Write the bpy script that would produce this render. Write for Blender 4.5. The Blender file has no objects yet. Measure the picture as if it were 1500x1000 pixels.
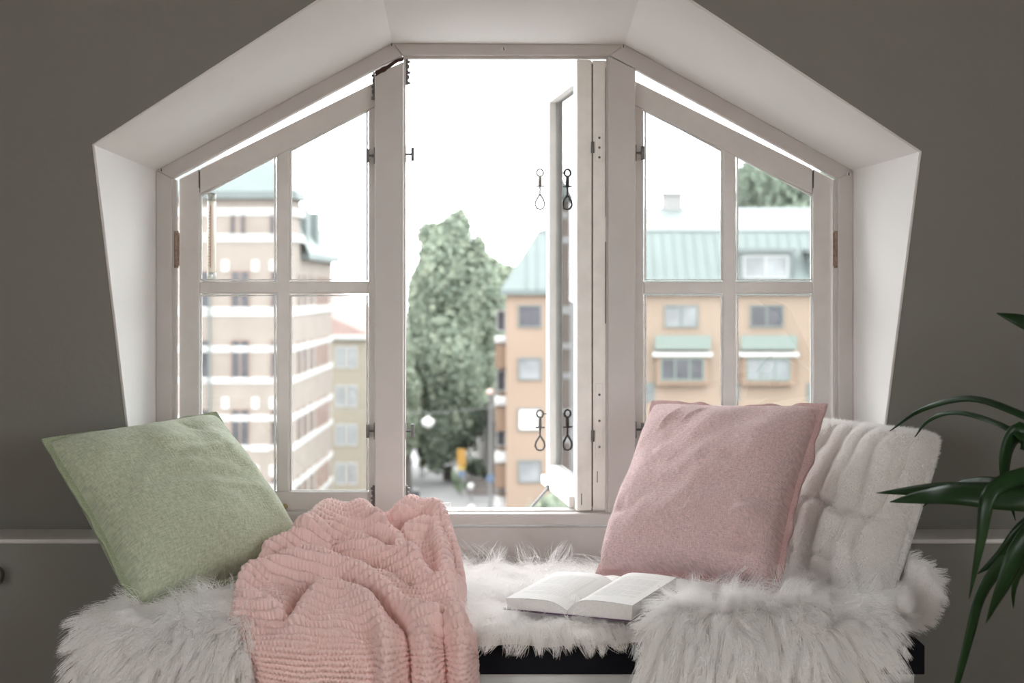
import bpy, bmesh, math, random
import numpy as np
from mathutils import Vector, Matrix

random.seed(7); RNG = np.random.default_rng(11)
scene = bpy.context.scene
COL = scene.collection

# ------------------------------------------------------------------ camera, sky, light, exposure
F, CX, CY, CZ = 2083.0, 742.0, 420.0, 1.3          # focal length and principal point in photo pixels, eye height
cam_d = bpy.data.cameras.new('camera'); cam = bpy.data.objects.new('camera', cam_d); COL.objects.link(cam)
cam.location = (0, 0, CZ); cam.rotation_euler = (math.pi/2, 0, 0)
cam_d.sensor_width = 36; cam_d.sensor_fit = 'HORIZONTAL'; cam_d.lens = F*36/1500
cam_d.shift_x = (750-CX)/1500; cam_d.shift_y = (CY-500)/1500
cam_d.clip_end = 1000; cam_d.clip_start = .05
cam_d.dof.use_dof = True; cam_d.dof.focus_distance = 3.25; cam_d.dof.aperture_fstop = 3.9
scene.camera = cam

world = bpy.data.worlds.new('overcast_sky'); scene.world = world; world.use_nodes = True
bg = world.node_tree.nodes['Background']; bg.inputs[0].default_value = (0.95, 0.98, 1.0, 1); bg.inputs[1].default_value = 8.2

for side_x in (-1, 1):                     # added fill lights in made-up side wall openings, behind the viewer
    ld = bpy.data.lights.new('side_fill_light', 'AREA'); ld.shape = 'RECTANGLE'; ld.size = 2.0; ld.size_y = 1.4
    ld.energy = 12; ld.color = (1.0, 0.965, 0.93)
    lo = bpy.data.objects.new('side_fill_light', ld); COL.objects.link(lo)
    lo.location = (side_x*2.30, -0.4, 1.65); lo.rotation_euler = Vector((-side_x, 0, 0)).to_track_quat('-Z', 'Z').to_euler()

scene.view_settings.view_transform = 'Standard'; scene.view_settings.look = 'None'
scene.view_settings.exposure = 0.0; scene.view_settings.gamma = 1.0
scene.view_settings.use_curve_mapping = False
scene.cycles.diffuse_bounces = 8; scene.cycles.max_bounces = 14; scene.cycles.transparent_max_bounces = 24

# ------------------------------------------------------------------ helpers
def pt(px, py, d): return ((px-CX)/F*d, d, CZ-(py-CY)/F*d)      # a photo pixel at a known distance

def link(name, me, mat=None, parent=None, smooth=False):
    o = bpy.data.objects.new(name, me); COL.objects.link(o)
    if mat: me.materials.append(mat)
    if parent: o.parent = parent
    if smooth: me.polygons.foreach_set('use_smooth', [True]*len(me.polygons))
    return o
def mesh(name, v, f, mat=None, parent=None, smooth=False):
    me = bpy.data.meshes.new(name); me.from_pydata([tuple(p) for p in v], [], f); me.update()
    bm = bmesh.new(); bm.from_mesh(me); bmesh.ops.recalc_face_normals(bm, faces=bm.faces); bm.to_mesh(me); bm.free()
    return link(name, me, mat, parent, smooth)
def tag(o, label, cat=None, group=None, kind=None):
    o['label'] = label
    if cat: o['category'] = cat
    if group: o['group'] = group
    if kind: o['kind'] = kind
    return o
def empty(name, loc=(0,0,0)):
    o = bpy.data.objects.new(name, None); COL.objects.link(o); o.location = loc; o.empty_display_size = .05; return o
def keep(child, parent):                     # children are built in world coordinates
    child.parent = parent; child.matrix_parent_inverse = Matrix.Translation(Vector(parent.location)).inverted()
    return child
def bevel(o, w=.003, seg=2):
    m = o.modifiers.new('b', 'BEVEL'); m.width = w; m.segments = seg; m.limit_method = 'ANGLE'; m.angle_limit = .6; m.harden_normals = False
    return o
class MB:
    def __init__(s): s.v = []; s.f = []
    def add(s, v, f):
        k = len(s.v); s.v += [tuple(p) for p in v]; s.f += [tuple(i+k for i in q) for q in f]; return s
    def box(s, x0, x1, y0, y1, z0, z1):
        return s.add([(x0,y0,z0),(x1,y0,z0),(x1,y1,z0),(x0,y1,z0),(x0,y0,z1),(x1,y0,z1),(x1,y1,z1),(x0,y1,z1)],
                     [(0,3,2,1),(4,5,6,7),(0,1,5,4),(1,2,6,5),(2,3,7,6),(3,0,4,7)])
    def prism(s, poly, off):                 # poly: 3D points, off: extrusion vector
        n = len(poly); a = [tuple(p) for p in poly]; b = [tuple(p[i]+off[i] for i in range(3)) for p in poly]
        return s.add(a+b, [tuple(range(n))[::-1], tuple(range(n, 2*n))] + [(i, (i+1) % n, n+(i+1) % n, n+i) for i in range(n)])
    def tube(s, pts, r, n=8, cap=True):
        P = [Vector(p) for p in pts]; R = r if hasattr(r, '__len__') else [r]*len(P); v = []; f = []
        t0 = (P[1]-P[0]).normalized(); up = Vector((0,0,1)) if abs(t0.z) < .9 else Vector((1,0,0)); nrm = t0.cross(up).normalized()
        for i, p in enumerate(P):
            t = (P[min(i+1, len(P)-1)]-P[max(i-1, 0)]).normalized(); nrm = (nrm - t*nrm.dot(t)).normalized(); b = t.cross(nrm)
            for k in range(n):
                a = 2*math.pi*k/n; v.append(p+(nrm*math.cos(a)+b*math.sin(a))*R[i])
        for i in range(len(P)-1):
            for k in range(n): f.append((i*n+k, i*n+(k+1) % n, (i+1)*n+(k+1) % n, (i+1)*n+k))
        if cap: f += [tuple(range(n))[::-1], tuple(range((len(P)-1)*n, len(P)*n))]
        return s.add(v, f)
    def lathe(s, prof, c, n=24):             # prof: (radius, z) about a vertical axis at c
        v = [(c[0]+r*math.cos(2*math.pi*k/n), c[1]+r*math.sin(2*math.pi*k/n), c[2]+z) for r, z in prof for k in range(n)]
        f = [(i*n+k, i*n+(k+1) % n, (i+1)*n+(k+1) % n, (i+1)*n+k) for i in range(len(prof)-1) for k in range(n)]
        f += [tuple(range(n))[::-1], tuple(range((len(prof)-1)*n, len(prof)*n))]
        return s.add(v, f)
    def ball(s, c, r, n=10, m=6, sc=(1,1,1)):
        prof = [(math.sin(math.pi*(i+.02)/(m+.04))*r, -math.cos(math.pi*(i+.02)/(m+.04))*r) for i in range(m+1)]
        v = [(c[0]+p*math.cos(2*math.pi*k/n)*sc[0], c[1]+p*math.sin(2*math.pi*k/n)*sc[1], c[2]+z*sc[2]) for p, z in prof for k in range(n)]
        f = [(i*n+k, i*n+(k+1) % n, (i+1)*n+(k+1) % n, (i+1)*n+k) for i in range(m) for k in range(n)]
        f += [tuple(range(n))[::-1], tuple(range(m*n, (m+1)*n))]
        return s.add(v, f)
    def build(s, name, mat, parent=None, smooth=False): 
        o = mesh(name, s.v, s.f, mat, None, smooth)
        if parent: keep(o, parent)
        return o
def grid_mesh(name, P, mat, parent=None, smooth=True, wrap=False):   # P: (n, m, 3)
    n, m = P.shape[:2]; me = bpy.data.meshes.new(name)
    me.vertices.add(n*m); me.vertices.foreach_set('co', P.reshape(-1).astype(np.float32))
    i, j = np.meshgrid(np.arange(n-1), np.arange(m if wrap else m-1), indexing='ij'); j2 = (j+1) % m
    q = np.stack([i*m+j, (i+1)*m+j, (i+1)*m+j2, i*m+j2], -1).reshape(-1)
    k = len(q)//4; me.loops.add(len(q)); me.loops.foreach_set('vertex_index', q.astype(np.int32))
    me.polygons.add(k); me.polygons.foreach_set('loop_start', np.arange(0, 4*k, 4, dtype=np.int32))
    me.update(calc_edges=True); me.validate()
    o = link(name, me, mat, None, smooth)
    if parent: keep(o, parent)
    return o
def wave_noise(x, y, scale, seed, n=24):     # smooth sum of random waves, about -1..1
    r = np.random.default_rng(seed); s = np.zeros_like(x)
    for i in range(n):
        a = r.uniform(0, 2*np.pi); k = 2*np.pi/scale*r.uniform(.5, 1.6); s += np.sin(k*(np.cos(a)*x+np.sin(a)*y)+r.uniform(0, 6.28))
    return s/np.sqrt(n)*.8
def spline(P, n):                            # Catmull-Rom through the rows of P, resampled to n rows
    P = np.asarray(P, float); Q = np.vstack([2*P[0]-P[1], P, 2*P[-1]-P[-2]]); t = np.linspace(0, len(P)-1, n)
    i = np.minimum(t.astype(int), len(P)-2); u = (t-i)[:, None]
    a, b, c, d = Q[i], Q[i+1], Q[i+2], Q[i+3]
    return .5*((2*b)+(c-a)*u+(2*a-5*b+4*c-d)*u**2+(3*b-a-3*c+d)*u**3)

# ------------------------------------------------------------------ materials
def M(name, col, rough=.6, noise=None, bump=None, metal=0, sheen=0, spec=.5, coat=0, extra=None):
    """noise=(scale, amount, detail)  bump=(scale, strength, distance)"""
    m = bpy.data.materials.new(name); m.use_nodes = True; nt = m.node_tree; b = nt.nodes['Principled BSDF']
    b.inputs['Base Color'].default_value = (*col, 1); b.inputs['Roughness'].default_value = rough
    b.inputs['Metallic'].default_value = metal; b.inputs['Specular IOR Level'].default_value = spec
    if sheen: b.inputs['Sheen Weight'].default_value = sheen; b.inputs['Sheen Roughness'].default_value = .5
    if coat: b.inputs['Coat Weight'].default_value = coat
    tc = nt.nodes.new('ShaderNodeTexCoord')
    if noise:
        n = nt.nodes.new('ShaderNodeTexNoise'); n.inputs['Scale'].default_value = noise[0]; n.inputs['Detail'].default_value = noise[2] if len(noise) > 2 else 4
        nt.links.new(tc.outputs['Object'], n.inputs['Vector'])
        mp = nt.nodes.new('ShaderNodeMapRange'); mp.inputs[1].default_value = .25; mp.inputs[2].default_value = .75
        mp.inputs[3].default_value = 1-noise[1]; mp.inputs[4].default_value = 1+noise[1]
        nt.links.new(n.outputs['Fac'], mp.inputs[0])
        mx = nt.nodes.new('ShaderNodeMix'); mx.data_type = 'RGBA'; mx.blend_type = 'MULTIPLY'; mx.inputs[0].default_value = 1
        mx.inputs[6].default_value = (*col, 1); nt.links.new(mp.outputs[0], mx.inputs[7]); nt.links.new(mx.outputs[2], b.inputs['Base Color'])
    if bump:
        n = nt.nodes.new('ShaderNodeTexNoise'); n.inputs['Scale'].default_value = bump[0]; n.inputs['Detail'].default_value = 5
        nt.links.new(tc.outputs['Object'], n.inputs['Vector'])
        bp = nt.nodes.new('ShaderNodeBump'); bp.inputs['Strength'].default_value = bump[1]; bp.inputs['Distance'].default_value = bump[2]
        nt.links.new(n.outputs['Fac'], bp.inputs['Height']); nt.links.new(bp.outputs[0], b.inputs['Normal'])
    return m
def M_linen(name, col, warp=900, strength=.5):      # slubby woven cloth: stretched noise both ways, in cloth coordinates
    m = M(name, col, .9, sheen=.25, spec=.15); nt = m.node_tree; b = nt.nodes['Principled BSDF']
    tc = nt.nodes.new('ShaderNodeTexCoord'); hs = []
    for sc in ((warp, warp/4, 40), (warp/4, warp, 40)):
        mp = nt.nodes.new('ShaderNodeMapping'); mp.inputs['Scale'].default_value = sc; nt.links.new(tc.outputs['UV'], mp.inputs[0])
        n = nt.nodes.new('ShaderNodeTexNoise'); n.inputs['Scale'].default_value = 1; n.inputs['Detail'].default_value = 3
        nt.links.new(mp.outputs[0], n.inputs['Vector']); hs.append(n)
    ad = nt.nodes.new('ShaderNodeMath'); ad.operation = 'ADD'; nt.links.new(hs[0].outputs['Fac'], ad.inputs[0]); nt.links.new(hs[1].outputs['Fac'], ad.inputs[1])
    bp = nt.nodes.new('ShaderNodeBump'); bp.inputs['Strength'].default_value = strength; bp.inputs['Distance'].default_value = .004
    nt.links.new(ad.outputs[0], bp.inputs['Height']); nt.links.new(bp.outputs[0], b.inputs['Normal'])
    mr = nt.nodes.new('ShaderNodeMapRange'); mr.inputs[1].default_value = .6; mr.inputs[2].default_value = 1.4; mr.inputs[3].default_value = .72; mr.inputs[4].default_value = 1.3
    nt.links.new(ad.outputs[0], mr.inputs[0])
    mx = nt.nodes.new('ShaderNodeMix'); mx.data_type = 'RGBA'; mx.blend_type = 'MULTIPLY'; mx.inputs[0].default_value = 1; mx.inputs[6].default_value = (*col, 1)
    nt.links.new(mr.outputs[0], mx.inputs[7]); nt.links.new(mx.outputs[2], b.inputs['Base Color'])
    return m
def M_fur(name, col):
    m = bpy.data.materials.new(name); m.use_nodes = True; nt = m.node_tree; nt.nodes.remove(nt.nodes['Principled BSDF']); out = nt.nodes['Material Output']
    d = nt.nodes.new('ShaderNodeBsdfPrincipled'); d.inputs['Base Color'].default_value = (*col, 1); d.inputs['Roughness'].default_value = .45; d.inputs['Specular IOR Level'].default_value = .35
    t = nt.nodes.new('ShaderNodeBsdfTranslucent'); t.inputs[0].default_value = (*col, 1)
    mx = nt.nodes.new('ShaderNodeMixShader'); mx.inputs[0].default_value = .35
    nt.links.new(d.outputs[0], mx.inputs[1]); nt.links.new(t.outputs[0], mx.inputs[2]); nt.links.new(mx.outputs[0], out.inputs[0])
    return m
def M_leaf(name, col, trans=.3, rough=.6, noise=None):
    m = M(name, col, rough, noise=noise, spec=.3); nt = m.node_tree; out = nt.nodes['Material Output']; b = nt.nodes['Principled BSDF']
    t = nt.nodes.new('ShaderNodeBsdfTranslucent'); t.inputs[0].default_value = (*[min(1, c*1.3) for c in col], 1)
    mx = nt.nodes.new('ShaderNodeMixShader'); mx.inputs[0].default_value = trans
    nt.links.new(b.outputs[0], mx.inputs[1]); nt.links.new(t.outputs[0], mx.inputs[2]); nt.links.new(mx.outputs[0], out.inputs[0])
    return m
def M_glass(name):                                  # thin old pane: clear, a little reflective
    m = bpy.data.materials.new(name); m.use_nodes = True; nt = m.node_tree; nt.nodes.remove(nt.nodes['Principled BSDF']); out = nt.nodes['Material Output']
    t = nt.nodes.new('ShaderNodeBsdfTransparent'); t.inputs[0].default_value = (.97, .985, .98, 1)
    g = nt.nodes.new('ShaderNodeBsdfGlossy'); g.inputs['Roughness'].default_value = .01
    fr = nt.nodes.new('ShaderNodeFresnel'); fr.inputs[0].default_value = 1.5
    m1 = nt.nodes.new('ShaderNodeMixShader'); nt.links.new(fr.outputs[0], m1.inputs[0]); nt.links.new(t.outputs[0], m1.inputs[1]); nt.links.new(g.outputs[0], m1.inputs[2])
    nt.links.new(m1.outputs[0], out.inputs[0])
    return m

grey_wall = M('grey_wall_paint', (.225, .217, .197), .75, noise=(1.5, .04), bump=(55, .25, .004))
white_plaster = M('white_plaster', (.81, .79, .77), .7, noise=(3, .02), bump=(40, .08, .003))
frame_paint = M('white_gloss_frame_paint', (.585, .55, .53), .42, noise=(14, .03), bump=(25, .06, .002))
sash_paint = M('old_white_sash_paint', (.70, .67, .645), .5, noise=(20, .05), bump=(60, .12, .002))
worn_paint = M('worn_cream_paint', (.88, .855, .81), .6, noise=(22, .06), bump=(80, .25, .003))
bare_wood_gap_shade = M('dark_bare_wood_and_gap_shade', (.05, .025, .018), .9, noise=(60, .5))  # bare wood of chips and cracks; also painted shade in the leaf gap
metal_old = M('tarnished_zinc', (.16, .155, .15), .6, noise=(90, .3), metal=.2)
metal_dark = M('dark_screw_steel', (.12, .11, .10), .45, metal=.8)
plastic_white = M('white_plastic', (.85, .85, .84), .35)
glass = M_glass('old_window_glass')
black_board = M('black_lacquer_board', (.006, .006, .009), .8, spec=.15)
cabinet_paint = M('pale_cabinet_paint', (.62, .61, .59), .5)
ledge_paint = M('pale_ledge_paint', (.62, .60, .57), .6, noise=(20, .06))
wood_floor = M('oak_floor', (.35, .24, .15), .5, noise=(6, .2))
ceil_paint = M('ceiling_paint', (.7, .69, .67), .8)
green_linen = M_linen('sage_green_velvet_linen', (.46, .50, .37), 130, .6)
green_edge = M('green_edge_thread', (.34, .39, .26), .9, noise=(300, .25), bump=(500, .5, .002))
pink_linen = M_linen('dusty_pink_linen', (.68, .49, .485), 170, .8)
pink_edge = M('pink_edge_thread', (.58, .39, .38), .9, noise=(300, .2), bump=(500, .5, .002))
knit_pink = M('pink_chunky_cotton', (.80, .58, .55), .95, noise=(6, .03), sheen=.2, spec=.1)
plush_white = M('white_plush_backing', (.84, .82, .80), .95, sheen=.3, spec=.1)
fur_white = M_fur('white_sheep_fur', (.98, .97, .96))
plush_fur = M_fur('white_plush_pile', (.95, .935, .92))
hide_mat = M('sheep_hide', (.90, .88, .86), .9)
paper = M('book_paper', (.92, .91, .89), .8, bump=(400, .05, .001))
ink = M('faded_print', (.60, .59, .58), .9)
page_edge = M('page_edges', (.72, .70, .68), .9, noise=(200, .06))
cover_mat = M('plum_book_cover', (.10, .05, .10), .5)
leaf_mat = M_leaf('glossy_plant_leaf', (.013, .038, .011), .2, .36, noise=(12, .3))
stem_mat = M('brown_stem', (.16, .10, .06), .9, noise=(40, .3))
pot_mat = M('charcoal_pot', (.09, .09, .09), .6); soil_mat = M('soil', (.05, .035, .025), 1)
# outdoors
brick_pale = M('pale_brick', (.192, .160, .138), .9, noise=(.9, .10)); brick_red = M('red_brick_panel', (0.190, 0.131, 0.111), .9, noise=(1, .12))
band_white = M('white_stone_band', (0.365, 0.361, 0.353), .8)
stucco = M('apricot_stucco', (0.198, 0.147, 0.111), .9, noise=(.3, .05)); stucco_dark = M('apricot_bay_panel', (0.182, 0.123, 0.087), .9)
yellow_stucco = M('yellow_stucco', (0.206, 0.178, 0.138), .9, noise=(.3, .05))
copper = M('verdigris_copper', (0.091, 0.111, 0.106), .6, noise=(.6, .08)); copper_pale = M('pale_copper_roof', (.094, .108, .105), .6, noise=(.5, .06))
copper_panel = M('green_balcony_panel', (0.119, 0.147, 0.131), .6)
red_tile = M('red_roof_tiles', (0.150, 0.099, 0.087), .9, noise=(1, .15))
far_glass = M('dark_far_glass', (0.047, 0.046, 0.052), .5, noise=(.8, .5), spec=.3); far_glass_pale = M('curtained_far_glass', (0.150, 0.155, 0.158), .5, noise=(.7, .35), spec=.3)
far_frame = M('grey_green_window_frame', (0.111, 0.123, 0.115), .7); far_white = M('white_window_frame', (0.286, 0.286, 0.282), .6)
asphalt = M('pale_asphalt', (.185, .182, .18), .9, noise=(.4, .12)); grass_mat = M('grass', (0.071, 0.103, 0.047), 1, noise=(.8, .3))
gravel = M('brown_ground', (0.091, 0.071, 0.064), 1, noise=(.7, .2)); old_wall = M('weathered_wall', (0.150, 0.138, 0.123), .9, noise=(.3, .2))
leafA = M_leaf('tree_leaves_mid_green', (.205, .245, .19), .35, .8); leafB = M_leaf('tree_leaves_pale_green', (.26, .29, .22), .35, .8)
leafC = M_leaf('tree_leaves_dark_green', (.125, .155, .12), .3, .8); bark = M('bark', (.10, .09, .08), 1)
sign_yellow = M('orange_yellow_sign', (.36, .20, .04), .6); sign_blue = M('blue_sign', (.12, .17, .26), .6); pole_grey = M('galvanised_pole', (.19, .19, .19), .5)
lamp_and_glare_white = M('opal_white_and_pane_glare', (.6, .6, .59), .4); vest = M('yellow_green_vest', (.25, .32, .08), .8); cloth_dark = M('dark_clothes', (.05, .055, .06), .9)
skin = M('skin', (.50, .33, .25), .7); hair_mat = M('brown_hair', (.08, .05, .03), .9); van_white = M('white_van_paint', (.75, .76, .77), .3); tyre = M('tyre', (.03, .03, .03), .9)

# ------------------------------------------------------------------ the room shell
YW = 3.8                                    # inside face of the window frame
SL = .438                                   # the wall leans into the room
def wall_d(z): return 3.207+SL*(1.616-z)
def on_wall(px, py):                        # photo pixel -> point on the leaning wall
    k = (py-CY)/F; d = (3.207+SL*(1.616-CZ))/(1-SL*k); return pt(px, py, d)
ZL = .684; YK = 3.48; XW = 2.3; ZC = 2.62; YB = -2.05
P = [on_wall(204, 775), on_wall(137, 212), on_wall(550, -53), on_wall(948, -41), on_wall(1348, 222), on_wall(1278, 772)]
P[0] = (P[0][0], wall_d(ZL), ZL); P[5] = (P[5][0], wall_d(ZL), ZL)
def wp(x, z): return (x, wall_d(z), z)
v = [wp(-XW, ZL), P[0], P[1], wp(-XW, P[1][2]), P[2], wp(P[2][0], ZC), wp(-XW, ZC), P[3], wp(P[3][0], ZC), P[4], P[5], wp(XW, ZL), wp(XW, P[4][2]), wp(XW, ZC)]
f = [(0,1,2,3), (3,2,4,5,6), (4,7,8,5), (7,9,12,13,8), (10,11,12,9)]
tag(mesh('wall_front', v, f, grey_wall), 'dark grey leaning attic wall around the window recess', 'wall', kind='structure')
W = lambda px, py: pt(px, py, YW)
FO = [W(228, 900), W(228, 250), W(575, 63), W(915, 65), W(1250, 250), W(1250, 900)]      # frame outline on the window plane
rv = tag(empty('trim_1', (0, YW, 1.3)), 'smooth white plastered reveal lining the window recess', 'window reveal', kind='structure')
BT = .544; YF = 3.0                         # bench top height, bench front
side = {0: [(FO[0][0], YW, BT-.1), FO[1], P[1], P[0], (P[0][0], YK, ZL), (P[0][0], YK, BT-.1)], 4: [(FO[5][0], YW, BT-.1), FO[4], P[4], P[5], (P[5][0], YK, ZL), (P[5][0], YK, BT-.1)]}
for nm, poly in (('reveal_side', side[0]), ('reveal_slope', [FO[1], FO[2], P[2], P[1]]), ('reveal_top', [FO[2], FO[3], P[3], P[2]]),
                 ('reveal_slope', [FO[3], FO[4], P[4], P[3]]), ('reveal_side', side[4])):
    keep(mesh(nm, poly, [tuple(range(len(poly)))], white_plaster), rv)
for a_, c_ in zip(FO[:-1], FO[1:]): keep(mesh('reveal_return', [a_, c_, (c_[0], YW+.09, c_[2]), (a_[0], YW+.09, a_[2])], [(0,1,2,3)], white_plaster), rv)
# worn plaster arris along the recess edge
MB().tube([P[0], P[1], P[2]], .0035, 6).build('corner_bead', white_plaster, rv, True); MB().tube([P[5], P[4], P[3]], .0035, 6).build('corner_bead', white_plaster, rv, True)
for s, x0, x1 in (('left', -XW, P[0][0]), ('right', P[5][0], XW)):
    k = MB().box(x0, x1, YK, YK+.25, 0, ZL-.012).build('wall_low_'+s, grey_wall)
    tag(k, 'low grey knee wall on the plant side of the bench' if s == 'right' else 'low grey knee wall with a dark knob, on the green cushion side', 'wall', kind='structure')
    keep(bevel(MB().box(x0, x1, YK-.006, YK+.26, ZL-.012, ZL).build('ledge', ledge_paint), .004), k)
    if s == 'left':
        kx = -1.236; kn = MB().tube([(kx, YK, .60), (kx, YK-.02, .60)], [.008, .007], 12).ball((kx, YK-.03, .60), .022, 14, 8, (.8, .6, 1.05)).build('knob', metal_dark, k, True)
for sd, sx in (('left', -1), ('right', 1)):        # side walls, each with an opening made up for the added fill light
    B = MB()
    for y0, y1, z0, z1 in ((YB, -1.4, 0, ZC), (.6, 4.0, 0, ZC), (-1.4, .6, 0, .95), (-1.4, .6, 2.35, ZC)): B.box(min(sx*XW, sx*(XW+.12)), max(sx*XW, sx*(XW+.12)), y0, y1, z0, z1)
    tag(B.build('wall_'+sd, grey_wall), 'grey gable wall of the attic room, on the %s side' % ('green cushion' if sx < 0 else 'plant'), 'wall', kind='structure')
tag(mesh('floor', [(-XW, YB, 0), (XW, YB, 0), (XW, 4, 0), (-XW, 4, 0)], [(0,1,2,3)], wood_floor), 'oak floor of the attic room', 'floor', kind='structure')
tag(mesh('ceiling', [(-XW, YB, ZC), (XW, YB, ZC), (XW, 4, ZC), (-XW, 4, ZC)], [(0,1,2,3)], ceil_paint), 'white ceiling of the attic room', 'ceiling', kind='structure')
tag(MB().box(-XW, XW, YB-.1, YB, 0, ZC).build('wall_back', white_plaster), 'white rear wall of the attic room', 'wall', kind='structure')

# ------------------------------------------------------------------ the window
win = tag(empty('window_1', (0, YW, 1.0)), 'white painted six-sided dormer window with old casement sashes', 'window', kind='structure')
def pxprism(name, poly, d, depth, mat, parent, bw=.003):
    o = MB().prism([pt(x, y, d) for x, y in poly], (0, depth, 0)).build(name, mat); 
    keep(o, parent); return bevel(o, bw) if bw else o
FR = .034
pxprism('jamb', [(228,770),(228,250),(252,261),(252,770)], YW, FR, frame_paint, win)
pxprism('head_slope', [(228,250),(575,63),(590,82),(549,101),(252,261)], YW, FR, frame_paint, win)
pxprism('head', [(575,63),(915,65),(893,81),(590,81)], YW, FR, frame_paint, win)
pxprism('head_slope', [(915,65),(1250,250),(1228,261),(931,101),(893,81)], YW, FR, frame_paint, win)
pxprism('jamb', [(1250,770),(1250,250),(1228,261),(1228,770)], YW, FR, frame_paint, win)
pxprism('mullion', [(549,109),(591,90),(591,752),(549,752)], YW-.002, FR+.002, frame_paint, win)
pxprism('mullion', [(891,82),(931,101),(931,752),(891,752)], YW-.001, FR, frame_paint, win)
# stepped stops inside the frame
for q in ([(252,261),(258,263),(258,752),(252,752)], [(1228,261),(1222,263),(1222,752),(1228,752)],
          [(590,81),(893,81),(893,86),(590,86)], [(591,86),(594,86),(594,752),(591,752)], [(888,86),(891,86),(891,752),(888,752)]):
    pxprism('stop', q, YW+.010, .020, frame_paint, win, .0015)
sill = pxprism('sill_rail', [(228,752),(1250,752),(1250,769),(228,769)], YW-.012, .10, frame_paint, win, .004)
pxprism('sill_stop', [(258,747),(1222,747),(1222,752),(258,752)], YW+.02, .05, frame_paint, win, .0015)
pxprism('apron_board', [(228,772),(1250,772),(1250,868),(228,868)], YW+.004, .05, frame_paint, win, .002)
# chipped joint above the mullion: bare wood showing
chip = [(550,112),(549,104),(556,101),(560,98),(566,96),(572,92),(578,88),(585,85),(591,84),(590,89),(584,90),(580,92),(575,96),(570,99),(564,105),(558,107)]
pxprism('bare_wood_chip', chip, YW-.0035, .01, bare_wood_gap_shade, win, 0)
for x, y in ((574,66),(738,72),(913,68),(237,249),(1243,255)):                       # screw heads
    o = MB().prism([Vector(pt(x, y, YW-.001))+Vector((.006*math.cos(a*math.pi/4), 0, .006*math.sin(a*math.pi/4))) for a in range(8)], (0, -.003, 0)).build('screw', sash_paint, win)
    MB().box(pt(x,y,YW)[0]-.0015, pt(x,y,YW)[0]+.0015, YW-.0055, YW-.003, pt(x,y,YW)[2]-.004, pt(x,y,YW)[2]+.004).build('screw_slot', metal_dark, win)

YS = YW+FR+.002; ST = .04
def sash(side):
    root = keep(empty('sash', (0, YS, 1.0)), win); root.location = (0, YS, 1.0)
    mx = (lambda x: x) if side == 'left' else (lambda x: 1483-x)
    pr = lambda nm, poly, dy=0, dep=ST, mat=sash_paint, bw=.003: pxprism(nm, [(mx(x), y) for x, y in poly], YS+dy, dep, mat, root, bw)
    top = lambda x: 262-(x-262)*.495; low = lambda x: 284-(x-292)*.498
    pr('stile', [(262,top(262)),(292,top(292)),(292,748),(262,748)])
    pr('top_rail', [(292.7,top(292.7)),(570,top(570)),(570,low(570)),(292.7,low(292.7))])
    pr('stile', [(540,low(540)),(570,low(570)),(570,748),(540,748)], .001)
    pr('bottom_rail', [(292,720),(540,720),(540,748),(292,748)], .0005)
    pr('glazing_bar', [(405,low(405)-2),(424,low(424)-2),(424,721),(405,721)], .006, .028, sash_paint, .005)
    pr('glazing_bar', [(291,412),(541,412),(541,430),(291,430)], .0075, .026, sash_paint, .005)
    for q in ([(292,low(292)),(405,low(405)),(405,412),(292,412)], [(424,low(424)),(540,low(540)),(540,412),(424,412)],
              [(292,430),(405,430),(405,720),(292,720)], [(424,430),(540,430),(540,720),(424,720)]):
        pr('pane', q, .02, .003, glass, 0)
        # putty bead round the pane
        n = len(q); cx = sum(p[0] for p in q)/n; cy = sum(p[1] for p in q)/n
        B = MB()
        loop = [pt(mx(x+(2.2 if x < cx else -2.2)), y+(2.6 if y < cy else -2.2), YS+.017) for x, y in q]
        B.tube(loop+[loop[0]], .0035, 6, False); B.build('putty_bead', plastic_white, root, True)
    # butt hinge on the outer stile
    hx, hy = pt(mx(258), 368, YW+.01)[0], 0
    z0 = pt(258, 392, YW)[2]; z1 = pt(258, 338, YW)[2]
    MB().tube([(hx, YW+.012, z0), (hx, YW+.012, z1)], .006, 10).box(hx-.008, hx+.008, YW+.012, YW+.016, z0+.005, z1-.005).build('hinge', M_rust, root)
    MB().box(pt(mx(291.6),0,YS)[0]-.001, pt(mx(291.6),0,YS)[0]+.001, YS-.0006, YS+.002, pt(0,top(292)+28,YS)[2], pt(0,top(292)+3,YS)[2]).build('joint_crack', bare_wood_gap_shade, root)
    return root
M_rust = M('rusty_hinge', (.33, .24, .19), .7, noise=(80, .4), metal=.4)
sashL = sash('left'); sashR = sash('right')
# bottom-rail fittings of the near sash: ring screw and a small keeper plate
x, y, z = pt(418, 741, YS); MB().ball((x, YS-.008, z), .008, 10, 6).tube([(x, YS, z), (x, YS-.008, z)], .003).build('screw_knob', M('brass', (.45,.36,.18), .35, metal=.9), sashL, True)
x, y, z = pt(509, 737, YS); o = bevel(MB().box(x-.03, x+.03, YS-.006, YS, z-.006, z+.006).build('keeper_plate', plastic_white, sashL), .002)
for dx in (-.02, .02): MB().ball((x+dx, YS-.006, z), .0035, 8, 4).build('screw', metal_dark, sashL)

# turn-catches: a short spindle with a small cross bar
def catch(px, py, way):
    x, y, z = pt(px, py, YW+.02)
    MB().tube([(x, y, z), (x+way*.022, y, z)], .003, 8).box(x+way*.019-.004, x+way*.019+.004, y-.005, y+.005, z-.018, z+.018).box(x-.002, x+.002, y-.008, y+.008, z-.022, z+.022).build('turn_catch', metal_old, win)
for px, py, w in ((549,228,-1),(594,226,1),(549,631,-1),(594,631,1),(931,224,1),(931,629,1)): catch(px, py, w)
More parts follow.
